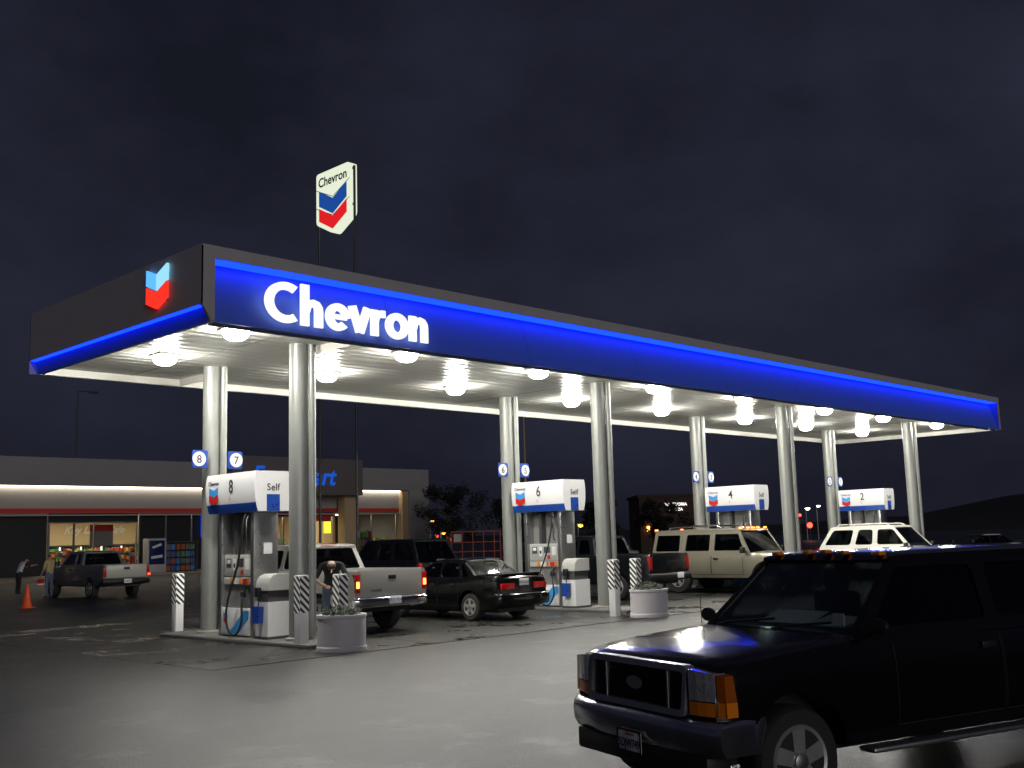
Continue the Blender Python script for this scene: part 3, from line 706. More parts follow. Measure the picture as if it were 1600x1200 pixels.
    bar(0, sp.get('rbz', (.42, .68))[0], sp.get('rbz', (.42, .68))[1], W*.97*interp(0, plan)/interp(.3, plan) if False else W*.98, rbm, 'rear_bumper')
    bar(Ln, sp.get('fbz', (.40, .66))[0], sp.get('fbz', (.40, .66))[1], W*.985, fbm, 'front_bumper')
    # tail lamps
    tz0, tz1 = sp['tlz']; tw = sp.get('tlw', .13); w0 = W*interp(0, plan)
    for s_ in (-1, 1):
        lit = sp.get('lit')
        b = MB(); y0, y1 = sorted((s_*(w0-tw), s_*(w0+.005))); b.box(-.02, .10, y0, y1, tz0, tz1, 'redlens', .01)
        tl = b.build('tail_lamp', t, 30)
        if lit: MB().box(-.026, -.0205, y0+.025, y1-.025, tz0+(tz1-tz0)*.25, tz0+(tz1-tz0)*.6, 'redglow').build('lit_bulb', tl)
    # tailgate / plate
    pz = sp.get('pz', .75); px_ = sp.get('px', -.13 if pz < .7 else -.022); py = sp.get('py', 0)
    pl = MB().box(px_-.006, px_, py-.155, py+.155, pz-.08, pz+.08, 'plate', .002).build('licence_plate', t, 30)
    return t, sidew

RZ_Y = R(90)      # heading +Y: local x -> +Y, local y(left) -> -X
plan_p = [(0, .965), (.08, .99), (.3, 1), (4.2, 1), (5.2, .97), (5.5, .92), (5.65, .86)]
pick = dict(cat='pickup truck', paint='p_silver', L=5.6, w=.98, r=.38, wx=(1.20, 4.72), sill=.50, top=[(0, 1.30), (2.0, 1.30), (3.95, 1.27), (4.3, 1.20), (5.3, 1.10), (5.6, .98)], plan=plan_p,
    bed=(.10, 1.85, .85), cab=dict(zb=1.27, zt=1.82, x=(2.02, 2.22, 3.42, 4.05), wb=.90, wr=.74, rmg=.13, wr_=.09, seats=[3.1, 2.5],
    win=[[(2.20, 1.33), (2.68, 1.33), (2.68, 1.74), (2.34, 1.74)], [(2.78, 1.33), (3.86, 1.33), (3.38, 1.74), (2.78, 1.74)]]),
    doors=[(2.2, 2.72), (2.74, 3.85)], tlz=(.85, 1.22), tlw=.12, rbump='chrome', rbz=(.55, .76), lit=True, pz=.68, px=-.128)
t, sw = vehicle('pickup_truck', 'silver pickup truck with lit tail lamps seen behind the planter by pump 8', pick, (2.36, .18, 0), RZ_Y)
M['tg'] = M['p_silver']
b = MB(); b.box(-.018, -.001, -.80, .80, .80, 1.29, 'p_silver', .006); tg = b.build('tailgate', t, 30)
MB().box(-.03, -.018, -.10, .10, 1.10, 1.18, 'black', .004).build('handle', tg, 30)
text('lettering', 'TUNDRA', .07, mtx((-.022, .42, .86), (0, -1, 0), (0, 0, 1)), 'chrome', tg, .004, .001)
MB().box(2.14, 2.20, -.2, .2, 1.845, 1.868, 'redlens').build('high_brake_lamp', t)
text('plate_number', '7E31904', .10, mtx((-.135, 0, .645), (0, -1, 0), (0, 0, 1)), 'navy', t, .002)

sed = dict(cat='car', paint='p_black', L=4.55, w=.87, r=.31, wx=(.95, 3.62), sill=.24, top=[(0, .93), (.08, 1.02), (.85, 1.03), (1.3, .98), (3.2, .93), (3.5, .92), (4.3, .76), (4.55, .66)],
    plan=[(0, .86), (.1, .93), (.5, 1), (3.8, 1), (4.3, .93), (4.55, .80)], crown=.04, cab=dict(zb=.95, zt=1.37, x=(.72, 1.38, 2.35, 3.25), wb=.80, wr=.60, rmg=.1, wr_=.07, seats=[2.4, 1.55],
    win=[[(1.02, .99), (1.28, .99), (1.42, 1.28), (1.36, 1.3)], [(1.36, .99), (2.0, .99), (2.0, 1.31), (1.52, 1.31)], [(2.08, .99), (2.98, .99), (2.36, 1.31), (2.08, 1.31)]]),
    doors=[(1.32, 2.04), (2.06, 3.05)], tlz=(.70, .84), tlw=.42, rbz=(.34, .62), fbz=(.3, .58), pz=.86, px=-.004, sp=1)
t, sw = vehicle('sedan', 'black sedan between the silver pickup and pump 6', sed, (6.15, .0, 0), RZ_Y)
text('plate_number', '4KRV628', .10, mtx((-.012, 0, .825), (0, -1, 0), (0, 0, 1)), 'navy', t, .002)
MB().box(.02, .14, -.62, .62, 1.03, 1.06, 'p_black', .01).build('boot_lip', t, 30)

pk2 = dict(pick); pk2['paint'] = 'p_dkblue'; pk2['lit'] = False; pk2['rbump'] = 'black'; pk2['cab'] = dict(pick['cab']); pk2['py'] = -.35; pk2['px'] = -.13
t, sw = vehicle('pickup_truck', 'black pickup truck behind the planter and bollards by pump 6', pk2, (13.35, 1.1, 0), RZ_Y)
MB().box(-.018, -.001, -.80, .80, .80, 1.29, 'p_dkblue', .006).build('tailgate', t, 30)

pk3 = dict(pick); pk3['paint'] = 'p_grey'; pk3['lit'] = False; pk3['rbump'] = 'black'; pk3['pz'] = .66; pk3['L'] = 5.3; pk3['cab'] = dict(pick['cab'])
t, sw = vehicle('pickup_truck', 'old grey pickup truck with pale tailgate parked near the store', pk3, (7.85, 23.2, 0), R(90), 1)
M['p_pale'] = paint('pale_tailgate', (.42, .42, .38), .1, .4)
tg = MB().box(-.018, -.001, -.82, .82, .80, 1.29, 'p_pale', .006).build('tailgate', t, 30); MB().box(-.03, -.018, -.12, .12, 1.10, 1.2, 'black', .004).build('handle', tg, 30)
MB().box(-.035, -.02, -.97, -.87, .86, .93, 'redlit').build('lit_lamp', t)
text('plate_number', '2W80416', .10, mtx((-.135, 0, .625), (0, -1, 0), (0, 0, 1)), 'navy', t, .002)

# beige offroader facing -Y
hum = dict(cat='off-road car', paint='p_beige', L=5.1, w=1.02, r=.44, arch=.54, wx=(1.0, 4.2), sill=.48, rim=.24, top=[(0, 1.18), (3.5, 1.20), (3.7, 1.22), (5.0, 1.13), (5.1, 1.05)], plan=[(0, .97), (.06, 1), (3.5, 1), (3.8, .97), (5.1, .93)],
    shoulder=.04, crown=.05, cab=dict(zb=1.2, zt=1.93, x=(.04, .10, 3.22, 3.66), wb=.98, wr=.80, rmg=.1, wr_=.05, seats=[2.7, 1.6],
    win=[[(.16, 1.30), (1.08, 1.30), (1.08, 1.80), (.2, 1.80)], [(1.30, 1.30), (2.20, 1.30), (2.20, 1.80), (1.34, 1.80)], [(2.38, 1.30), (3.44, 1.30), (3.20, 1.80), (2.38, 1.80)]]),
    doors=[(1.2, 2.28), (2.30, 3.42)], tlz=(1.0, 1.12), tlw=.13, rbump='black', fbump='black', lit=True, rbz=(.5, .75), fbz=(.5, .75), pz=.95)
t, sw = vehicle('off_road_car', 'beige boxy off-road vehicle with orange roof lights by pump 4', hum, (17.0, 3.75, 0), R(-90))
for y in (-.7, -.28, 0, .28, .7): MB().box(3.18, 3.25, y-.05, y+.05, 1.955, 2.0, 'amberlit', .01).build('marker_lamp', t, 30)
for y in (-.7, .7): MB().box(.02, .09, y-.05, y+.05, 1.955, 2.0, 'redglow', .01).build('marker_lamp', t, 30)
b = MB()
for y in (-.66, .66):
    b.tube([(.5, y, 1.97), (.6, y, 2.06), (2.3, y, 2.07), (2.5, y, 1.98)], .025, 'chrome', 8)
for x in (.9, 1.5, 2.1): b.tube([(x, -.66, 2.065), (x, .66, 2.065)], .018, 'black', 6)
b.build('roof_rack', t, 50)
b = MB()
for k in range(-3, 4): b.box(5.09, 5.13, k*.16-.05, k*.16+.05, .78, 1.02, 'chrome', .01)
b.build('grille', t, 30)
for s_ in (-1, 1): MB().lathe([(.09, .0), (.085, .04)], (5.10, s_*.72, .9), 'chrome', 20, 'X').build('headlamp', t, 30)

suv = dict(cat='car', paint='p_white', L=5.1, w=.99, r=.38, wx=(1.05, 4.0), sill=.40, top=[(0, 1.12), (3.6, 1.12), (4.9, 1.0), (5.1, .9)], plan=[(0, .95), (.1, .99), (4.3, 1), (4.9, .95), (5.1, .86)],
    cab=dict(zb=1.12, zt=1.90, x=(.04, .52, 2.92, 3.65), wb=.93, wr=.74, rmg=.1, wr_=.1, seats=[2.6, 1.6],
    win=[[(.28, 1.26), (1.3, 1.26), (1.42, 1.80), (.62, 1.80)], [(1.48, 1.26), (2.16, 1.26), (2.16, 1.80), (1.62, 1.80)], [(2.34, 1.26), (3.36, 1.26), (2.92, 1.80), (2.34, 1.80)]]),
    doors=[(1.4, 2.24), (2.26, 3.3)], tlz=(.8, 1.15), rbz=(.42, .7), fbz=(.42, .7), pz=.9)
t, sw = vehicle('estate_car', 'white sport utility vehicle at pump 2 with roof rails', suv, (25.9, 2.75, 0), R(-90))
b = MB()
for y in (-.62, .62): b.tube([(.7, y, 1.94), (.8, y, 2.0), (2.6, y, 2.0), (2.75, y, 1.93)], .022, 'p_white', 8)
b.build('roof_rail', t, 50)

sd2 = dict(sed); sd2['paint'] = 'p_dkblue'; sd2['lit'] = True
t, sw = vehicle('sedan', 'dark sedan at the right edge with a glowing red tail lamp', sd2, Dp(1600, 880, 53), R(140))
MB().box(-.03, -.021, .52, .76, .70, .84, 'redglow').build('lit_lamp', t)
suv2 = dict(suv); suv2['paint'] = 'p_dkblue'; suv2['mirror'] = True
t, sw = vehicle('estate_car', 'dark sport utility vehicle seen over the roof of the black sedan', suv2, (11.9, 9.3, 0), R(90))
sd3 = dict(sed); sd3['paint'] = 'p_grey'
t, sw = vehicle('sedan', 'distant grey sedan seen between pump 6 and the beige off-roader', sd3, (34.4, 19.3, 0), R(60))
t, sw = vehicle('sedan', 'dark sedan parked by the store window beyond the silver pickup', dict(sed, paint='p_green'), (22.5, 33.0, 0), R(95))

# ------------------------------------------------------------------ foreground black truck
M['softchrome'] = mat('soft_chrome', (.5, .51, .55), .34, metal=.75, noise=(8, .08, .06))
EX = dict(cat='car', paint='p_black', L=5.50, w=1.01, r=.40, arch=.50, wx=(1.30, 4.78), sill=.45, rim=.26, shoulder=.08, crown=.03,
    top=[(0, 1.20), (3.95, 1.24), (4.10, 1.26), (4.9, 1.20), (5.30, 1.15), (5.44, 1.11), (5.50, 1.05)],
    plan=[(0, .95), (.1, .99), (3.9, .99), (4.3, 1), (5.1, .99), (5.38, .96), (5.50, .92)],
    cab=dict(zb=1.24, zt=1.86, x=(.04, .36, 3.42, 4.12), wb=.93, wr=.76, rmg=.1, wr_=.08, seats=[2.9, 1.9], glass='darkglass', wsg='exglass',
    win=[[(.3, 1.31), (1.4, 1.31), (1.4, 1.77), (.5, 1.77)], [(1.56, 1.31), (2.34, 1.31), (2.34, 1.77), (1.56, 1.77)], [(2.50, 1.31), (3.86, 1.31), (3.44, 1.77), (2.50, 1.77)]]),
    mirror=False, doors=[(1.5, 2.42), (2.44, 3.72)], tlz=(.8, 1.15), fbump='exchrome', rbump='chrome', fbz=(.50, .75), pz=.9)
M['exchrome'] = mat('bumper_chrome', (.42, .43, .48), .2, metal=.95, noise=(5, .2, .08)); M['softchrome'] = mat('soft_chrome', (.5, .51, .56), .3, metal=.8, noise=(8, .1, .08))
M['exglass'] = glassmat('truck_glass', (.78, .82, .82)); M['darkglass'] = glassmat('dark_glass', (.16, .17, .18))
AZ = R(287.248); ESC = .8808
fwd = Vector((math.sin(AZ), math.cos(AZ), 0)); lft = Vector((-fwd.y, fwd.x, 0))
front_axle = Vector((-5.3008, -12.8503, 0))
tail = front_axle - fwd*4.78*ESC
t, sw = vehicle('black_truck', 'large black truck in the foreground with chrome bumper and amber indicator', EX, tail, math.atan2(fwd.y, fwd.x), ESC)
ext = t
# grille, lamps, bumper details
M['mesh_dark'] = mat('grille_dark', (.03, .03, .033), .35, metal=.6)
FX = 5.50
b = MB(); b.panel(rpoly([(-.66, .755), (.66, .755), (.66, 1.125), (-.66, 1.125)], .06), [rpoly([(-.615, .80), (.615, .80), (.615, 1.075), (-.615, 1.075)], .04)], lambda u, v: (FX+.085-(v-.76)*.12, u, v), (-.085, 0, 0), 'softchrome')
gr = b.build('grille', t, 30)
b = MB(); b.box(FX, FX+.006, -.63, .63, .78, 1.09, 'black')
for k in range(18): z = .803+k*.0155; b.box(FX+.006, FX+.045-(z-.8)*.08, -.615, .615, z, z+.0075, 'mesh_dark')
for y in (-.42, .42): b.box(FX+.006, FX+.052, y-.010, y+.010, .80, 1.07, 'softchrome', .003)
b.build('grille_bars', gr)
b = MB(); b.lathe([(.013, 0), (.018, .012)], (0, 0, 0), 'softchrome', 24, 'X', 6.2, 2.8); b.xf(Matrix.Translation((FX+.05, 0, .945))); b.build('badge', gr, 30)
M['lampglass'] = mat('lamp_glass', (.55, .56, .62), .2, metal=.4, coat=1, noise=(18, .5, .1), bump=(30, .6, .01)); M['lampbezel'] = mat('lamp_bezel', (.02, .02, .02), .3)
for s_ in (-1, 1):
    y = lambda u: s_*u
    slant = lambda u: FX+.055-.085*max(0, (u-.68)/.32)**1.6
    def lampblk(b, pts, m_, d=.10, k=0):
        us = sorted({p[0] for p in pts}); b.prism(pts, lambda u, v: (slant(u)+k, y(u), v), (-d, 0, 0), m_)
    b = MB()
    for u0, u1 in ((.69, .77), (.77, .85), (.85, .925)): lampblk(b, [(u0, .885), (u1, .885), (u1, 1.105-(u1-.69)*.09), (u0, 1.105-(u0-.69)*.09)], 'lampglass')
    b.build('headlamp', t, 50)
    b = MB(); lampblk(b, [(.675, .765), (1.0, .765), (1.0, 1.085), (.675, 1.12)][:2]+[(.675, .775)], 'lampbezel', .1, -.01); b.build('lamp_sill', t)
    b = MB()
    for u0, u1 in ((.69, .77), (.77, .85), (.85, .925)): lampblk(b, [(u0, .78), (u1, .78), (u1, .875), (u0, .875)], 'amber')
    lampblk(b, [(.94, .78), (1.012, .78), (1.010, .885), (.94, .885)], 'amber'); lampblk(b, [(.94, .89), (1.008, .89), (.985, 1.07), (.94, 1.08)], 'amberdark')
    b.prism([(FX-.03, .78), (FX-.03, 1.07), (FX-.065, 1.07), (FX-.11, .78)], lambda u, v: (u, y(1.012-(v-.78)*.04), v), (0, -s_*.08, 0), 'amberdark'); b.build('indicator', t, 30)
    b = MB(); b.box(1.9, 4.15, min(y(.95), y(1.12)), max(y(.95), y(1.12)), .40, .44, 'steel', .015); b.build('running_board', t, 30)
for y in (-.62, -.22, 0, .22, .62): MB().box(3.37, 3.46, y-.045, y+.045, 1.885-(abs(y)*.03), 1.92-(abs(y)*.03), 'amber', .015).build('marker_lamp', t, 30)
for ya, yb in ((-.62, -.05), (.1, .62)):
    MB().tube([(4.20, ya, 1.275), (4.13, ya+.08, 1.30), (4.02, yb, 1.345)], .011, 'black', 6).build('wiper', t, 40)
for s_ in (-1, 1):
    b = MB(); b.tube([(3.92, s_*.92, 1.25), (3.94, s_*1.02, 1.29)], .016, 'black', 6); b.lathe([(.01, -.05), (.055, -.04), (.075, 0), (.07, .02)], (3.94, s_*1.06, 1.33), 'black', 12, 'X', 1.2, .9); b.build('mirror', t, 50)
b = MB(); b.tube([(4.15, -.90, 1.22), (4.15, -.905, 1.55)], .004, 'black', 6); b.build('antenna', t)
b = MB(); M['bumper_black'] = mat('bumper_plastic', (.012, .012, .013), .55); b.box(FX-.16, FX+.07, -.88, .88, .32, .50, 'bumper_black', .03); b.build('air_dam', t, 30)
PX = FX+.135
pl = MB().box(PX-.01, PX, -.155, .155, .42, .58, 'plate', .003).build('front_licence_plate', t, 30)
text('plate_number', '5DJW749', .092, mtx((PX+.003, 0, .455), (0, 1, 0), (0, 0, 1)), 'text', pl, .002, .001, .78)
text('plate_state', 'California', .035, mtx((PX+.003, 0, .545), (0, 1, 0), (0, 0, 1)), 'red', pl, .002)
b = MB(); b.panel(rpoly([(-.165, .41), (.165, .41), (.165, .59), (-.165, .59)], .01), [rpoly([(-.148, .43), (.148, .43), (.148, .575), (-.148, .575)], .008)], lambda u, v: (PX+.002, u, v), (.004, 0, 0), 'black'); b.build('plate_frame', pl)
M['paper'] = mat('paper', (.85, .95, .88), .7); M['paper2'] = mat('paper_yellow', (.78, .82, .62), .7)
def exw(v): return tail + (fwd*v[0]+lft*v[1])*ESC + Vector((0, 0, v[2]*ESC))
po = MB().box(-.13, .13, -.24, .24, 0, .006, 'paper').build('paper_map', label='pale paper lying open on the dashboard of the black truck', cat='paper'); po.location = exw((3.80, -.05, 1.345)); po.rotation_euler = (0, R(17), math.atan2(fwd.y, fwd.x)+.15)
po = MB().box(-.12, .12, -.2, .2, 0, .008, 'paper2').build('paper_folder', label='yellowish folder beside the paper on the truck dashboard', cat='folder'); po.location = exw((3.80, .46, 1.33)); po.rotation_euler = (0, R(14), math.atan2(fwd.y, fwd.x)-.1)
M['stick'] = mat('sticker', (.35, .42, .48), .5)
MB().box(3.99, 3.995, .62, .74, 1.31, 1.42, 'stick').build('windscreen_sticker', t)

# ------------------------------------------------------------------ people
def person(label, loc, rz, J, cloth, scale=1., name='person', hair='hair'):
    """J: dict of joints; cloth: dict bone group -> material"""
    V = []; E = []; RR = []; G_ = []
    def add(p, r, par, g): V.append(p); RR.append(r); G_.append(g); i = len(V)-1; (E.append((par, i)) if par is not None else None); return i
    pel = add(J['pelvis'], (.15, .12), None, 'legs')
    sp_ = add(J['waist'], (.14, .105), pel, 'top'); ch = add(J['chest'], (.165, .115), sp_, 'top'); nk0 = add(J['neckb'], (.075, .07), ch, 'top'); nk = add(J['neck'], (.055, .055), nk0, 'skin')
    hd = add(J['head'], (.082, .092), nk, 'skin'); ht = add(J['crown'], (.065, .075), hd, 'hair')
    for s_ in 'lr':
        sh = add(J['sh'+s_], (.065, .065), ch, 'top'); el = add(J['el'+s_], (.043, .043), sh, 'sleeve'); wr_ = add(J['wr'+s_], (.03, .028), el, 'skin'); hn = add(J['ha'+s_], (.038, .02), wr_, 'skin')
        d = (Vector(J['ha'+s_])-Vector(J['wr'+s_])).normalized(); o = d.orthogonal().normalized()
        for k in range(4):
            q = Vector(J['ha'+s_])+d*.03+o*(k-1.5)*.02; a = add(tuple(q), (.009, .009), hn, 'skin'); add(tuple(q+d*(.06+.01*(k in (1, 2)))+Vector((0, 0, -.01))), (.007, .007), a, 'skin')
        q = Vector(J['wr'+s_])+d*.04+o*.045; add(tuple(q), (.009, .009), wr_, 'skin')
        hp = add(J['hp'+s_], (.098, .10), pel, 'legs'); kn = add(J['kn'+s_], (.065, .065), hp, 'legs'); an = add(J['an'+s_], (.045, .05), kn, 'legs'); ft = add(J['ft'+s_], (.04, .035), an, 'shoe')
    me = bpy.data.meshes.new('p'); me.from_pydata(V, E, []); o = bpy.data.objects.new('p', me); COL.objects.link(o)
    md = o.modifiers.new('s', 'SKIN'); md.use_smooth_shade = True
    for i, v in enumerate(me.skin_vertices[0].data): v.radius = RR[i]; v.use_root = (i == 0)
    sb = o.modifiers.new('d', 'SUBSURF'); sb.levels = 2; sb.render_levels = 2
    bpy.context.view_layer.update()
    m2 = bpy.data.meshes.new_from_object(o.evaluated_get(bpy.context.evaluated_depsgraph_get())); bpy.data.objects.remove(o)
    keys = ['skin', 'top', 'sleeve', 'legs', 'shoe', 'hair']; m2.materials.clear()
    for k in keys: m2.materials.append(M[cloth.get(k, hair if k == 'hair' else 'skin')])
    bones = [(Vector(V[a]), Vector(V[c]), G_[c]) for a, c in E]
    for p in m2.polygons:
        c = p.center; best = None
        for a, b2, g in bones:
            ab = b2-a; tt = max(0, min(1, (c-a).dot(ab)/max(ab.length_squared, 1e-9))); d = (c-(a+ab*tt)).length
            if best is None or d < best[0]: best = (d, g)
        p.material_index = keys.index(best[1]); p.use_smooth = True
    q = bpy.data.objects.new(name, m2); COL.objects.link(q); q.location = loc; q.rotation_euler = (0, 0, rz); q.scale = (scale,)*3; tag(q, label, 'person')
    # face
    h = Vector(J['head']); nrm = Vector(J.get('face', (0, -1, 0))).normalized(); rg = nrm.cross(Vector((0, 0, 1))).normalized()
    b = MB(); b.tube([h+nrm*.08+Vector((0, 0, .0)), h+nrm*.108-Vector((0, 0, .02))], [.01, .014], 'skin', 6); b.tube([h+nrm*.088-rg*.022-Vector((0, 0, .045)), h+nrm*.088+rg*.022-Vector((0, 0, .045))], .004, 'lip', 6)
    for s_ in (-1, 1): b.lathe([(.001, -.008), (.011, 0), (.001, .008)], tuple(h+nrm*.082+rg*.03*s_+Vector((0, 0, .015))), 'black', 8)
    b.build('face', q, 60)
    return q
def stand(**k):
    J = dict(pelvis=(0, 0, .95), waist=(0, 0, 1.12), chest=(0, 0, 1.34), neckb=(0, 0, 1.47), neck=(0, -.01, 1.53), head=(0, -.02, 1.62), crown=(0, -.01, 1.69), face=(0, -1, 0),
             shl=(.19, 0, 1.41), shr=(-.19, 0, 1.41), ell=(.25, .02, 1.13), elr=(-.25, .02, 1.13), wrl=(.26, -.05, .90), wrr=(-.26, -.05, .90), hal=(.26, -.07, .83), har=(-.26, -.07, .83),
             hpl=(.10, 0, .88), hpr=(-.10, 0, .88), knl=(.11, -.02, .50), knr=(-.11, -.02, .50), anl=(.12, .02, .09), anr=(-.12, .02, .09), ftl=(.14, -.12, .04), ftr=(-.14, -.12, .04))
    J.update(k); return J
M['yellow'] = mat('yellow_cotton', (.55, .45, .22), .85, noise=(6, .15, .05)); M['jeans'] = mat('jeans', (.13, .16, .24), .85, noise=(8, .2, .05))
M['whiteshirt'] = mat('white_cotton', (.55, .57, .65), .85); M['darkcloth'] = mat('dark_cloth', (.025, .025, .03), .85, noise=(6, .2, .05)); M['redcloth'] = mat('red_cloth', (.35, .02, .02), .85)
M['shoe'] = mat('shoe', (.04, .03, .03), .6)
py = person('person in a yellow shirt and jeans holding a red and white bag', (6.5, 27.2, 0), R(200), stand(wrl=(.3, -.1, .93), hal=(.3, -.12, .86), ell=(.3, .03, 1.14), elr=(-.3, -.08, 1.2), wrr=(-.22, -.28, 1.16), har=(-.2, -.35, 1.16)), dict(top='yellow', sleeve='yellow', legs='jeans', shoe='shoe'), 1.04)
b = MB(); b.box(-.15, .15, -.05, .05, -.38, -.08, 'red', .03); bag = b.build('carrier_bag', None, 40, label='red and white carrier bag held by the person in yellow', cat='bag')
b = MB(); b.box(-.152, .152, -.052, .052, -.36, -.24, 'white', .03); b.build('white_print', bag, 40); b = MB(); b.tube([(-.08, 0, -.09), (-.04, 0, .0), (.04, 0, .0), (.08, 0, -.09)], .008, 'red', 6); b.build('bag_handle', bag, 40)
bag.location = py.matrix_basis @ Vector((.3, -.13, .84)); bag.rotation_euler = (0, 0, R(200))
person('person in a pale shirt and dark trousers leaning forward near the left edge', (7.28, 32.4, 0), R(95), stand(waist=(0, -.05, 1.13), chest=(0, -.16, 1.33), neckb=(0, -.26, 1.44), neck=(0, -.31, 1.48), head=(0, -.40, 1.53), crown=(0, -.44, 1.60), shl=(.18, -.2, 1.40), shr=(-.18, -.2, 1.40),
    ell=(.22, -.40, 1.22), elr=(-.22, -.42, 1.25), wrl=(.18, -.62, 1.28), wrr=(-.18, -.62, 1.30), hal=(.17, -.69, 1.29), har=(-.17, -.69, 1.31)), dict(top='whiteshirt', sleeve='darkcloth', legs='darkcloth', shoe='shoe'))
person('person in a red top standing beside the old grey pickup', (11.75, 30.6, 0), R(60), stand(), dict(top='redcloth', sleeve='redcloth', legs='darkcloth', shoe='shoe'), 1.08)
person('person in a dark jacket bending down beside the silver pickup', (.72, .02, 0), R(-36), stand(pelvis=(0, .16, .95), waist=(0, .10, 1.14), chest=(0, -.05, 1.37), neckb=(0, -.18, 1.42), neck=(0, -.24, 1.39), head=(0, -.32, 1.34), crown=(0, -.35, 1.41), face=(0, -.8, -.6), shl=(.185, -.08, 1.37), shr=(-.185, -.08, 1.37),
    ell=(.30, -.12, 1.13), elr=(-.30, -.12, 1.13), wrl=(.16, -.36, 1.03), wrr=(-.16, -.36, 1.03), hal=(.10, -.41, 1.01), har=(-.10, -.41, 1.01), hpl=(.1, .14, .88), hpr=(-.1, .14, .88)), dict(top='darkcloth', sleeve='darkcloth', legs='jeans', shoe='shoe'), 1.04)

# ------------------------------------------------------------------ traffic cone
cn = thing('traffic_cone', 'orange traffic cone standing alone on the left of the forecourt', 'traffic cone', (2.9, 20.3, 0))
MB().lathe([(.175, .03), (.165, .05), (.03, .80), (.025, .80)], (0, 0, 0), 'orange', 24).build('cone', cn, 30); MB().box(-.22, .22, -.22, .22, 0, .03, 'orange', .008).build('base', cn)

# ------------------------------------------------------------------ store
YS = 59.2
st = thing('store', 'long grey convenience store with lit window strips and red line', 'building', (35, YS, 0))
SO = Vector((35, YS, 0))
def sb_(mb): return mb.xf(Matrix.Translation(-SO))
M['storewall'] = mat('store_wall', (.30, .285, .29), .8, noise=(.8, .1, .05)); M['storedark'] = mat('store_dark', (.02, .02, .022), .4); M['cream'] = mat('cream', (.62, .5, .32), .6); M['tan'] = mat('tan_plaster', (.45, .33, .2), .8)
M['rstripe'] = mat('red_stripe', (.4, .03, .02), .5)
ZR = 8.55
b = MB()
b.box(8, 55.3, YS+.9, YS+1.1, 6.5, ZR, 'storewall'); b.box(8, 55.3, YS, YS+.9, 6.55, ZR, 'storewall', .02)      # projecting parapet, lower band set back
b.box(8, 53, YS+.75, YS+.95, 4.6, 6.55, 'storewall'); b.box(8, 53, YS+.45, YS+.95, 4.42, 4.5, 'ltgrey')
b.box(52.9, 55.3, YS, YS+12, 0, 6.55, 'storewall'); b.box(8, 55.3, YS+11.8, YS+12, 0, ZR, 'storewall'); b.box(7.8, 8, YS, YS+12, 0, ZR, 'storewall'); b.box(8, 55.3, YS+1, YS+12, ZR-.3, ZR-.1, 'storedark')
sb_(b).build('wall', st, 30)
sb_(MB().box(8, 52.6, YS+.70, YS+.75, 4.62, 4.95, 'rstripe')).build('red_line', st)
sb_(MB().box(15.8, 34.5, YS+.5, YS+.7, 6.47, 6.54, 'warmstrip')).build('light_strip', st); sb_(MB().box(46.8, 52.2, YS+.5, YS+.7, 6.47, 6.54, 'warmstrip')).build('light_strip', st)
sb_(MB().box(52.2, 52.9, YS+.2, YS+.9, 0, 6.5, 'tan')).build('corner_pier', st)
sb_(MB().box(45.0, 46.3, YS-.6, YS+.4, 0, 6.0, 'tan', .02)).build('entrance_pier', st); sb_(MB().box(33.6, 34.6, YS-.6, YS+.4, 0, 6.0, 'tan', .02)).build('entrance_pier', st)
M['entr'] = mat('entrance_grey', (.16, .14, .14), .8, noise=(1, .1, .05))
en = sb_(MB().box(33.4, 46.4, YS-1.4, YS+.02, 6.0, 9.1, 'entr', .03)).build('entrance_block', st, 30)
text('lettering', 'Food Mart', 2.1, mtx((39.25-35, -1.46, 6.85), (1, 0, 0), (0, 0, 1)), emat('lit_mart_blue', (.01, .09, .55), 1.), en, .08, .03, .9, shear=.25)
# glazing: dark panes and lit bays
def bay(x0, x1, z0, z1, dark, n):
    fr = MB()
    w_ = (x1-x0)/n
    for k in range(n+1): fr.box(x0+k*w_-.05, x0+k*w_+.05, YS+1.0, YS+1.1, z0, z1, 'steel')
    fr.box(x0, x1, YS+.99, YS+1.09, z1-.08, z1, 'steel'); fr.box(x0, x1, YS+.99, YS+1.09, z0, z0+.08, 'steel')
    f = sb_(fr).build('window_frame', st)
    for k in range(n):
        if dark: sb_(MB().box(x0+k*w_+.06, x0+(k+1)*w_-.06, YS+1.04, YS+1.06, z0+.1, z1-.1, 'storedark')).build('dark_pane', f)
        else: sb_(MB().box(x0+k*w_+.06, x0+(k+1)*w_-.06, YS+1.04, YS+1.05, z0+.1, z1-.1, 'store_glass')).build('pane', f)
bay(8, 20.0, 0.1, 4.6, True, 3); bay(20.1, 26.7, 0.1, 3.95, False, 2); bay(26.9, 33.5, 0.1, 4.6, True, 3); bay(34.7, 44.9, 0.1, 4.3, False, 4); bay(46.4, 52.1, 0.1, 4.5, False, 2)
sb_(MB().box(20, 26.8, YS+.98, YS+1.12, 3.96, 4.6, 'storedark')).build('transom', st); sb_(MB().box(34.7, 44.9, YS+.98, YS+1.12, 4.31, 6.0, 'storedark')).build('transom', st)
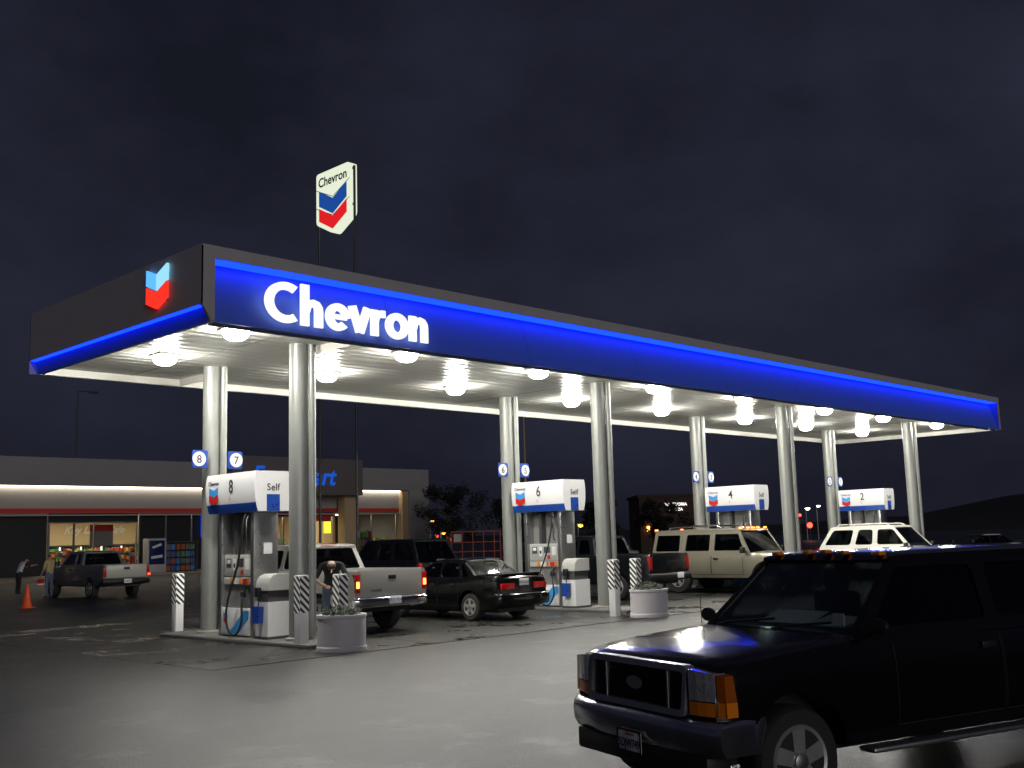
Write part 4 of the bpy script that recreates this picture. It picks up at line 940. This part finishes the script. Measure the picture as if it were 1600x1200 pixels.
# interior
b = MB(); b.box(8, 55, YS+1.2, YS+11.7, 0.0, .06, 'walk'); b.box(19, 46, YS+9.6, YS+9.8, 3.05, 5.2, 'cream'); b.box(19, 46, YS+9.55, YS+9.8, 2.35, 3.05, 'cream'); b.box(19, 53, YS+1.2, YS+9.6, 4.55, 4.6, 'cream')
b.box(19, 19.2, YS+1.2, YS+9.6, 0, 4.55, 'cream'); b.box(33.0, 33.2, YS+1.2, YS+9.6, 0, 4.55, 'cream'); b.box(34.3, 34.5, YS+1.2, YS+9.6, 0, 4.55, 'cream'); b.box(45.1, 45.3, YS+1.2, YS+9.6, 0, 4.55, 'tan'); b.box(45.31, 45.34, YS+1.2, YS+9.5, 0, 4.5, 'storedark'); b.box(45.3, 53, YS+9.5, YS+9.7, 0, 4.5, 'storedark')
sb_(b).build('interior_wall', st)
M['ceil_lit'] = emat('ceiling_light', (1, .86, .6), 16.0)
for x0, x1 in ((20.5, 23), (24, 26.5), (28.5, 31), (35.5, 39), (40.5, 44), (46.6, 49)): sb_(MB().box(x0, x1, YS+4.0, YS+5.6, 4.50, 4.54, 'ceil_lit')).build('ceiling_light', st)
text('wall_lettering', 'Key Lime Cafe', .85, mtx((27.3-35, 9.5, 3.28), (1, 0, 0), (0, 0, 1)), 'white', st, .04, .015, 1.0, shear=.4)
M['cool_lit'] = emat('cooler_light', (1, .95, .75), 3.2)
PRODS = [(.6, .03, .02), (.7, .4, .05), (.1, .35, .08), (.7, .65, .5), (.08, .12, .4), (.5, .12, .04), (.65, .6, .1), (.35, .2, .1)]
for i, c in enumerate(PRODS): M['prod%d' % i] = mat('package_%d' % i, c, .4)
def cooler(x, lab):
    t = thing('drinks_cooler', lab, 'cooler', (x, YS+9.0, .06), group='lit drinks coolers on the back wall')
    b = MB(); b.box(-.75, .75, .3, .5, 0, 2.3, 'dkgrey'); b.box(-.8, -.75, -.1, .5, 0, 2.3, 'dkgrey'); b.box(.75, .8, -.1, .5, 0, 2.3, 'dkgrey'); b.box(-.8, .8, -.1, .5, 2.2, 2.3, 'dkgrey'); b.build('cabinet', t)
    MB().box(.62, .72, -.06, -.02, .2, 2.15, 'cool_lit').build('light_tube', t); b = MB(); rnd = random.Random(int(x*7))
    for k in range(5):
        z = .2+k*.4; b.box(-.74, .74, 0, .3, z-.02, z, 'steel'); xx = -.72; p = 'prod%d' % rnd.randrange(8)
        while xx < .6:
            if rnd.random() < .3: p = 'prod%d' % rnd.randrange(8)
            b.box(xx, xx+.08, .02, .12, z, z+rnd.uniform(.18, .3), p); xx += .095
    b.build('bottles', t, kind='stuff')
for i, x in enumerate((23.6, 25.3, 27.0, 28.7, 30.4)): cooler(x, '%s lit drinks cooler from the left seen through the store window' % ORD[i])
def rack(x, y, wd, lab, h=1.5, seed=1):
    t = thing('display_rack', lab, 'display rack', (x, y, .06), group='merchandise racks in the store'); rnd = random.Random(seed)
    b = MB(); b.box(-wd/2, wd/2, .2, .25, 0, h, 'steel')
    for k in range(4): b.box(-wd/2, wd/2, -.2, .2, .1+k*h/4, .13+k*h/4, 'steel')
    b.build('shelf_frame', t); b = MB()
    for k in range(4):
        z = .13+k*h/4; xx = -wd/2+.03
        while xx < wd/2-.2:
            w_ = rnd.uniform(.1, .25); b.box(xx, xx+w_-.02, -.18, .1, z, z+rnd.uniform(.12, h/4-.05), 'prod%d' % rnd.randrange(8)); xx += w_
    b.build('packages', t, kind='stuff'); return t
rack(23.2, YS+4, 2.6, 'low snack rack behind the left store window', 1.9, 1); rack(27.6, YS+5, 2.2, 'snack rack with red signs behind the left store window', 2.0, 2)
rack(37, YS+4, 3.5, 'tall display rack inside the store entrance', 2.2, 3); rack(41.5, YS+5, 3.5, 'display rack right of the entrance inside the store', 2.4, 4)
rack(48.2, YS+1.7, 3.4, 'crowded colourful rack behind the right store window', 2.9, 5); rack(51.0, YS+1.9, 1.8, 'smaller colourful rack behind the right store window', 2.2, 6)
b = MB(); b.box(-.9, .9, -.03, .03, 0, 1.1, 'midgrey'); b.box(-.9, .9, -.035, .035, 1.1, 1.6, 'redcloth'); o = b.build('hanging_sign', label='dark red and grey sign hanging behind the store window', cat='sign'); o.location = (24.6, YS+2.4, 2.2)
M['yellow_lit'] = emat('yellow_lit', (1, .85, .05), 1.6)
b = MB(); b.box(-.35, .35, -.05, .05, -.5, .5, 'yellow_lit', .03); b.build('lit_yellow_sign', None, 30, label='small glowing yellow sign in the store entrance window', cat='sign').location = (44.2, YS+.85, 3.3)
b = MB(); b.box(-1.1, 1.1, -.04, .04, -.25, .3, 'redcloth', .02); b.build('red_banner', None, 30, label='red banner over the store entrance door', cat='banner').location = (43.4, YS+.8, 4.1)
# blue open sign on the dark glazing
b = MB(); b.box(-.35, .35, -.05, .05, -.9, .9, 'lit_blue2' if 'lit_blue2' in M else emat('lit_blue_sign', (.01, .06, .5), .9), .03); b.build('blue_sign', None, 30, label='tall narrow blue sign on the dark store window', cat='sign').location = (32.3, YS+.8, 3.6)

# outside: ice chest, cages
def cage(x, y, wd, lab, glow):
    t = thing('merchandise_cage', lab, 'cage', (x, y, .14), group='wire merchandise cages outside the store')
    b = MB(); h = 2.2
    for k in range(int(wd/.18)+1): b.box(-wd/2+k*.18-.01, -wd/2+k*.18+.01, -.4, -.38, 0, h, 'steel')
    for k in range(9): b.box(-wd/2, wd/2, -.4, -.38, k*h/8-.01, k*h/8+.01, 'steel')
    b.box(-wd/2, wd/2, -.4, .4, h, h+.04, 'steel'); b.box(-wd/2, -wd/2+.03, -.4, .4, 0, h, 'steel'); b.box(wd/2-.03, wd/2, -.4, .4, 0, h, 'steel'); b.box(-wd/2, wd/2, .38, .4, 0, h, 'dkgrey'); b.build('wire_frame', t)
    rnd = random.Random(int(x)); b = MB()
    for k in range(4):
        for j in range(int(wd/.4)): b.box(-wd/2+.1+j*.4, -wd/2+.4+j*.4, -.3, .3, .05+k*.53, .45+k*.53, ['prod4', 'prod2', 'ltblue', 'midgrey', 'prod5'][rnd.randrange(5)], .04)
    b.build('goods', t, kind='stuff')
cage(29.4, YS-.6, 2.6, 'blue wire cage of goods outside the store, left one', 1); cage(33.0, YS-.6, 2.2, 'green and blue wire cage of goods outside the store, right one', 1)
t = thing('drinks_fridge', 'glass fronted blue and white drinks fridge outside the store', 'fridge', (27.0, 57.6, .14)); b = MB(); b.box(-.75, .75, -.02, .7, 0, 2.5, 'ltgrey', .03); b.build('cabinet', t, 30)
b = MB(); b.box(-.62, .62, -.045, -.02, .6, 2.35, 'navy', .01); b.build('door', t, 30); b = MB(); b.prism([(-.4, 1.9), (.3, 2.15), (.4, 2.0), (-.3, 1.75)], lambda u, v: (u, -.05, v), (0, .004, 0), 'signwhite'); b.prism([(-.45, 1.0), (.45, 1.1), (.45, 1.3), (-.45, 1.2)], lambda u, v: (u, -.05, v), (0, .004, 0), 'signwhite'); b.build('door_print', t)
t = thing('ice_freezer', 'pale freezer with two glass doors at the left edge', 'freezer', (12.9, YS-1.2, .14)); MB().box(-2.0, 1.0, -.4, .4, 0, 2.6, 'ltgrey', .03).build('cabinet', t, 30); MB().box(-1.8, .8, -.43, -.4, .9, 2.5, 'storedark', .01).build('door', t, 30)

# ------------------------------------------------------------------ tall pole sign
ps = thing('pole_sign', 'tall lit chevron sign on two thin poles above the canopy', 'sign', (15.11, 19.2, 0))
M['ps_white'] = emat('sign_lit_white', (.85, .92, .72), .95); M['ps_blue'] = emat('sign_lit_blue', (.012, .07, .32), 1.); M['ps_red'] = emat('sign_lit_red', (.75, .015, .02), 1.); M['ps_side'] = mat('sign_frame_side', (.3, .32, .25), .6)
ow = rpoly([(-1.2, 18.45), (1.2, 18.45), (1.2, 15.85), (0, 15.15), (-1.2, 15.85)], .18, 5)
MB().prism(ow, lambda u, v: (-.2, -u, v), (.4, 0, 0), 'ps_white', 'ps_white').build('cabinet', ps, 30)
b = MB(); b.prism([(-1.0, 17.55), (0, 16.95), (1.0, 17.55), (1.0, 16.75), (0, 16.15), (-1.0, 16.75)], lambda u, v: (-.206, -u, v), (.004, 0, 0), 'ps_blue'); b.build('blue_chevron', ps)
b = MB(); b.prism([(-1.0, 16.65), (0, 16.05), (1.0, 16.65), (1.0, 15.98), (0, 15.38), (-1.0, 15.98)], lambda u, v: (-.206, -u, v), (.004, 0, 0), 'ps_red'); b.build('red_chevron', ps)
b = MB()
for z in (17.64, 16.70):
    b.prism([(-1.2, z), (0, z-.60), (1.2, z), (1.2, z-.035), (0, z-.635), (-1.2, z-.035)], lambda u, v: (-.204, -u, v), (.004, 0, 0), 'midgrey')
b.build('seam_trim', ps)
text('lettering', 'Chevron', .66, mtx((-.208, 0, 17.72), (0, -1, 0), (0, 0, 1)), 'text', ps, .004, .014, .88)
for o_ in [c for c in bpy.data.objects if c.parent == ps]:
    for v_ in o_.data.vertices: v_.co.z = 15.15+(v_.co.z-15.15)*.885
for y in (-1.28, 1.28): MB().tube([(0, y, 0), (0, y, 17.9)], .055, 'dkgrey', 12).build('pole', ps, 40)
for z in (17.8, 16.2): MB().box(-.05, .05, -1.28, 1.28, z-.05, z+.05, 'dkgrey').build('bracket', ps)

# ------------------------------------------------------------------ street lamps, traffic lights
def street_lamp(label, x, y, h, lit, col='ltgrey', r=.09, arm=1.2, az=0, size=.35):
    t = thing('street_lamp', label, 'street lamp', (x, y, 0), az)
    MB().tube([(0, 0, 0), (0, 0, h)], [r, r*.6], col, 10).build('pole', t, 40)
    MB().tube([(0, 0, h-.05), (arm*.6, 0, h+.08), (arm, 0, h+.05)], r*.45, col, 8).build('arm', t, 40)
    hd = MB().box(arm-.3, arm+.35, -.16, .16, h-.06, h+.1, 'dkgrey', .04).build('lamp_head', t, 30)
    if lit: MB().lathe([(.02, -size*.9), (size*.7, -size*.6), (size, -.03)], (arm+.05, 0, h-.06), lit, 16).build('lamp_glass', t, 40)
M['far_white'] = emat('far_white', (1, .95, .8), 8); M['far_amber'] = emat('far_amber', (1, .42, .06), 8); M['far_red'] = emat('far_red', (1, .06, .03), 5)
street_lamp('unlit dark lamp pole rising behind the left store roof', 22.8, 54.3+8, 13.9, None, 'dkgrey', .09)
street_lamp('thin tan lamp pole between the rear column of pump 6 and the canopy', 31.2, 23.65, 9.6, None, 'tan', .07, .01)
street_lamp('distant white street lamp between two right columns, lower one', 170.35, 83.9, 6.0, 'far_white', arm=.6, size=.5)
street_lamp('distant white street lamp between two right columns, upper one', 171.74, 82.41, 6.4, 'far_white', arm=.6, size=.4)
street_lamp('distant amber lamp beside pump 6', 79.71, 61.86, 3.3, 'far_amber', arm=.4, size=.38)
street_lamp('distant amber lamp right of the store corner, upper one', 61.42, 66.05, 4.0, 'far_amber', arm=.3, size=.2)
street_lamp('distant amber lamp right of the store corner, lower one', 49.9, 51.6, 2.6, 'far_amber', arm=.3, size=.18)
def traffic(label, x, y, z, az, sz=1.):
    t = thing('traffic_light', label, 'traffic light', (x, y, 0), az)
    MB().tube([(0, 0, 0), (0, 0, z+.2)], .08, 'dkgrey', 8).build('pole', t, 40); MB().box(-.18, .18, -.32, -.1, z-.85, z+.3, 'black', .03).build('housing', t, 30)
    MB().lathe([(.17*sz, -.36), (.16*sz, -.33)], (0, 0, z), 'far_red', 16, 'Y').build('red_lens', t, 30); b = MB()
    for k in (1, 2): b.lathe([(.13, -.34), (.125, -.33)], (0, 0, z-.36*k), 'dkgrey', 16, 'Y')
    b.build('dark_lens', t, 30)
traffic('red traffic light right of the store, largest of three', 76.6, 79.76, 2.0, R(-46), 1.4); traffic('red traffic light right of the store, upper of three', 75.6, 80.9, 2.45, R(-46), 1.1); traffic('small red traffic light right of the store, left of three', 74.6, 81.7, 2.0, R(-46), .9)
traffic('red signal light between the two right hand columns', 168, 82, 2.7, R(-60), 3.0); traffic('faint red signal high between two right columns', 168.2, 84, 4.6, R(-60), 1.6)

# ------------------------------------------------------------------ distant dark building with sign
db = thing('distant_building', 'dark distant building with orange lit corners and a white sign', 'building', (78.6, 48.0, 0), R(-44))
M['brick'] = mat('dark_brick', (.05, .03, .025), .85, noise=(1, .2, .05))
b = MB(); b.box(-3.4, 3.4, 0, 8, 0, 5.6, 'brick'); b.box(-3.6, 3.6, -.15, 8.1, 5.6, 5.9, 'brick'); b.build('wall', db); MB().box(-1.0, 1.0, -.05, 0, 0, 2.6, 'storedark').build('door', db)
for x in (-2.6, 2.6): MB().box(x-.13, x+.13, -.25, -.01, 2.2, 2.7, 'far_amber', .04).build('wall_lamp', db, 30)
sg = emat('lit_sign_text', (1, .97, .9), 1.6)
text('lettering', 'TRATTORIA', .42, mtx((.35, -.06, 4.72), (1, 0, 0), (0, 0, 1)), sg, db, .03, .012); text('lettering', '& PIZZA', .38, mtx((.35, -.06, 4.22), (1, 0, 0), (0, 0, 1)), sg, db, .03, .01)
# red cage frame behind the sedan
t = thing('red_trailer_frame', 'rusty red open frame trailer beyond the black sedan', 'trailer', (36.9, 33.7, 0), R(-46)); b = MB(); M['rust'] = mat('red_steel', (.35, .06, .03), .6)
for x in (-1.6, -.9, -.2, .5, 1.2, 1.6): b.box(x-.03, x+.03, -.03, .03, .5, 2.4, 'rust')
for z in (.5, 1.1, 1.7, 2.4): b.box(-1.6, 1.6, -.035, .035, z-.03, z+.03, 'rust')
for x in (-1.6, 1.6): b.box(x-.03, x+.03, 0, 1.4, 2.37, 2.43, 'rust')
b.box(-1.6, 1.6, 1.37, 1.43, 2.37, 2.43, 'rust'); b.box(-1.6, 1.6, 0, 1.4, .42, .5, 'rust'); b.build('frame', t); wheel(t, -.7, -.1, .33); wheel(t, .5, -.1, .33)
MB().box(-1.45, -.95, -.06, -.04, 1.75, 2.25, 'ltgrey').build('placard', t)

# ------------------------------------------------------------------ trees behind
def tree(x, y, h, seed, lab):
    t = thing('tree', lab, 'tree', (x, y, 0), 0, 'dark trees behind the forecourt'); rnd = random.Random(seed)
    b = MB(); b.tube([(0, 0, 0), (.05, .03, h*.25), (.1, -.05, h*.5), (0, 0, h*.75)], [.28, .22, .15, .06], 'bark', 10)
    for k in range(7):
        a = k*2.4; z = h*(.3+.07*k); b.tube([(0, 0, z), (math.cos(a)*h*.14, math.sin(a)*h*.14, z+h*.08), (math.cos(a)*h*.25, math.sin(a)*h*.25, z+h*.12)], [.09, .06, .025], 'bark', 6)
    b.build('trunk', t, 40); b = MB()
    cl = [(Vector((rnd.gauss(0, h*.17), rnd.gauss(0, h*.17), h*rnd.uniform(.34, .92))), rnd.uniform(h*.07, h*.15)) for k in range(26)]
    for k in range(5200):
        c, r_ = cl[rnd.randrange(len(cl))]; d = Vector((rnd.gauss(0, 1), rnd.gauss(0, 1), rnd.gauss(0, .8))).normalized(); p = c+d*r_*rnd.uniform(.4, 1.1)
        u = Vector((rnd.uniform(-1, 1), rnd.uniform(-1, 1), rnd.uniform(-1, 1))).normalized(); v = u.orthogonal().normalized(); l = rnd.uniform(.18, .36)
        b.face([p, p+u*l*.5+v*l*.3, p+u*l, p+u*l*.5-v*l*.3], 'treeleaf')
    b.build('crown', t, fix=False)
tl = [(52, 53, 6.8, 'broad dark tree just right of the store corner'), (57, 50, 6.0, 'dark tree behind the red trailer frame'), (62, 50.5, 5.4, 'dark tree left of the rear column of pump 6'), (60, 42, 5.0, 'dark tree behind pump 6'), (70, 44, 5.2, 'dark tree between pump 6 and the distant building')]
for i, (x, y, h, lab) in enumerate(tl): tree(x, y, h, 11+i, lab)

# ------------------------------------------------------------------ render settings
vs = scene.view_settings; scene.view_settings.view_transform = 'Standard'; vs.look = 'None'; vs.exposure = 0.; vs.gamma = 1
scene.render.engine = 'CYCLES'; scene.cycles.use_denoising = True; scene.cycles.max_bounces = 8; scene.cycles.transparent_max_bounces = 12; scene.cycles.sample_clamp_indirect = 6
try: scene.cycles.denoiser = 'OPENIMAGEDENOISE'
except Exception: pass
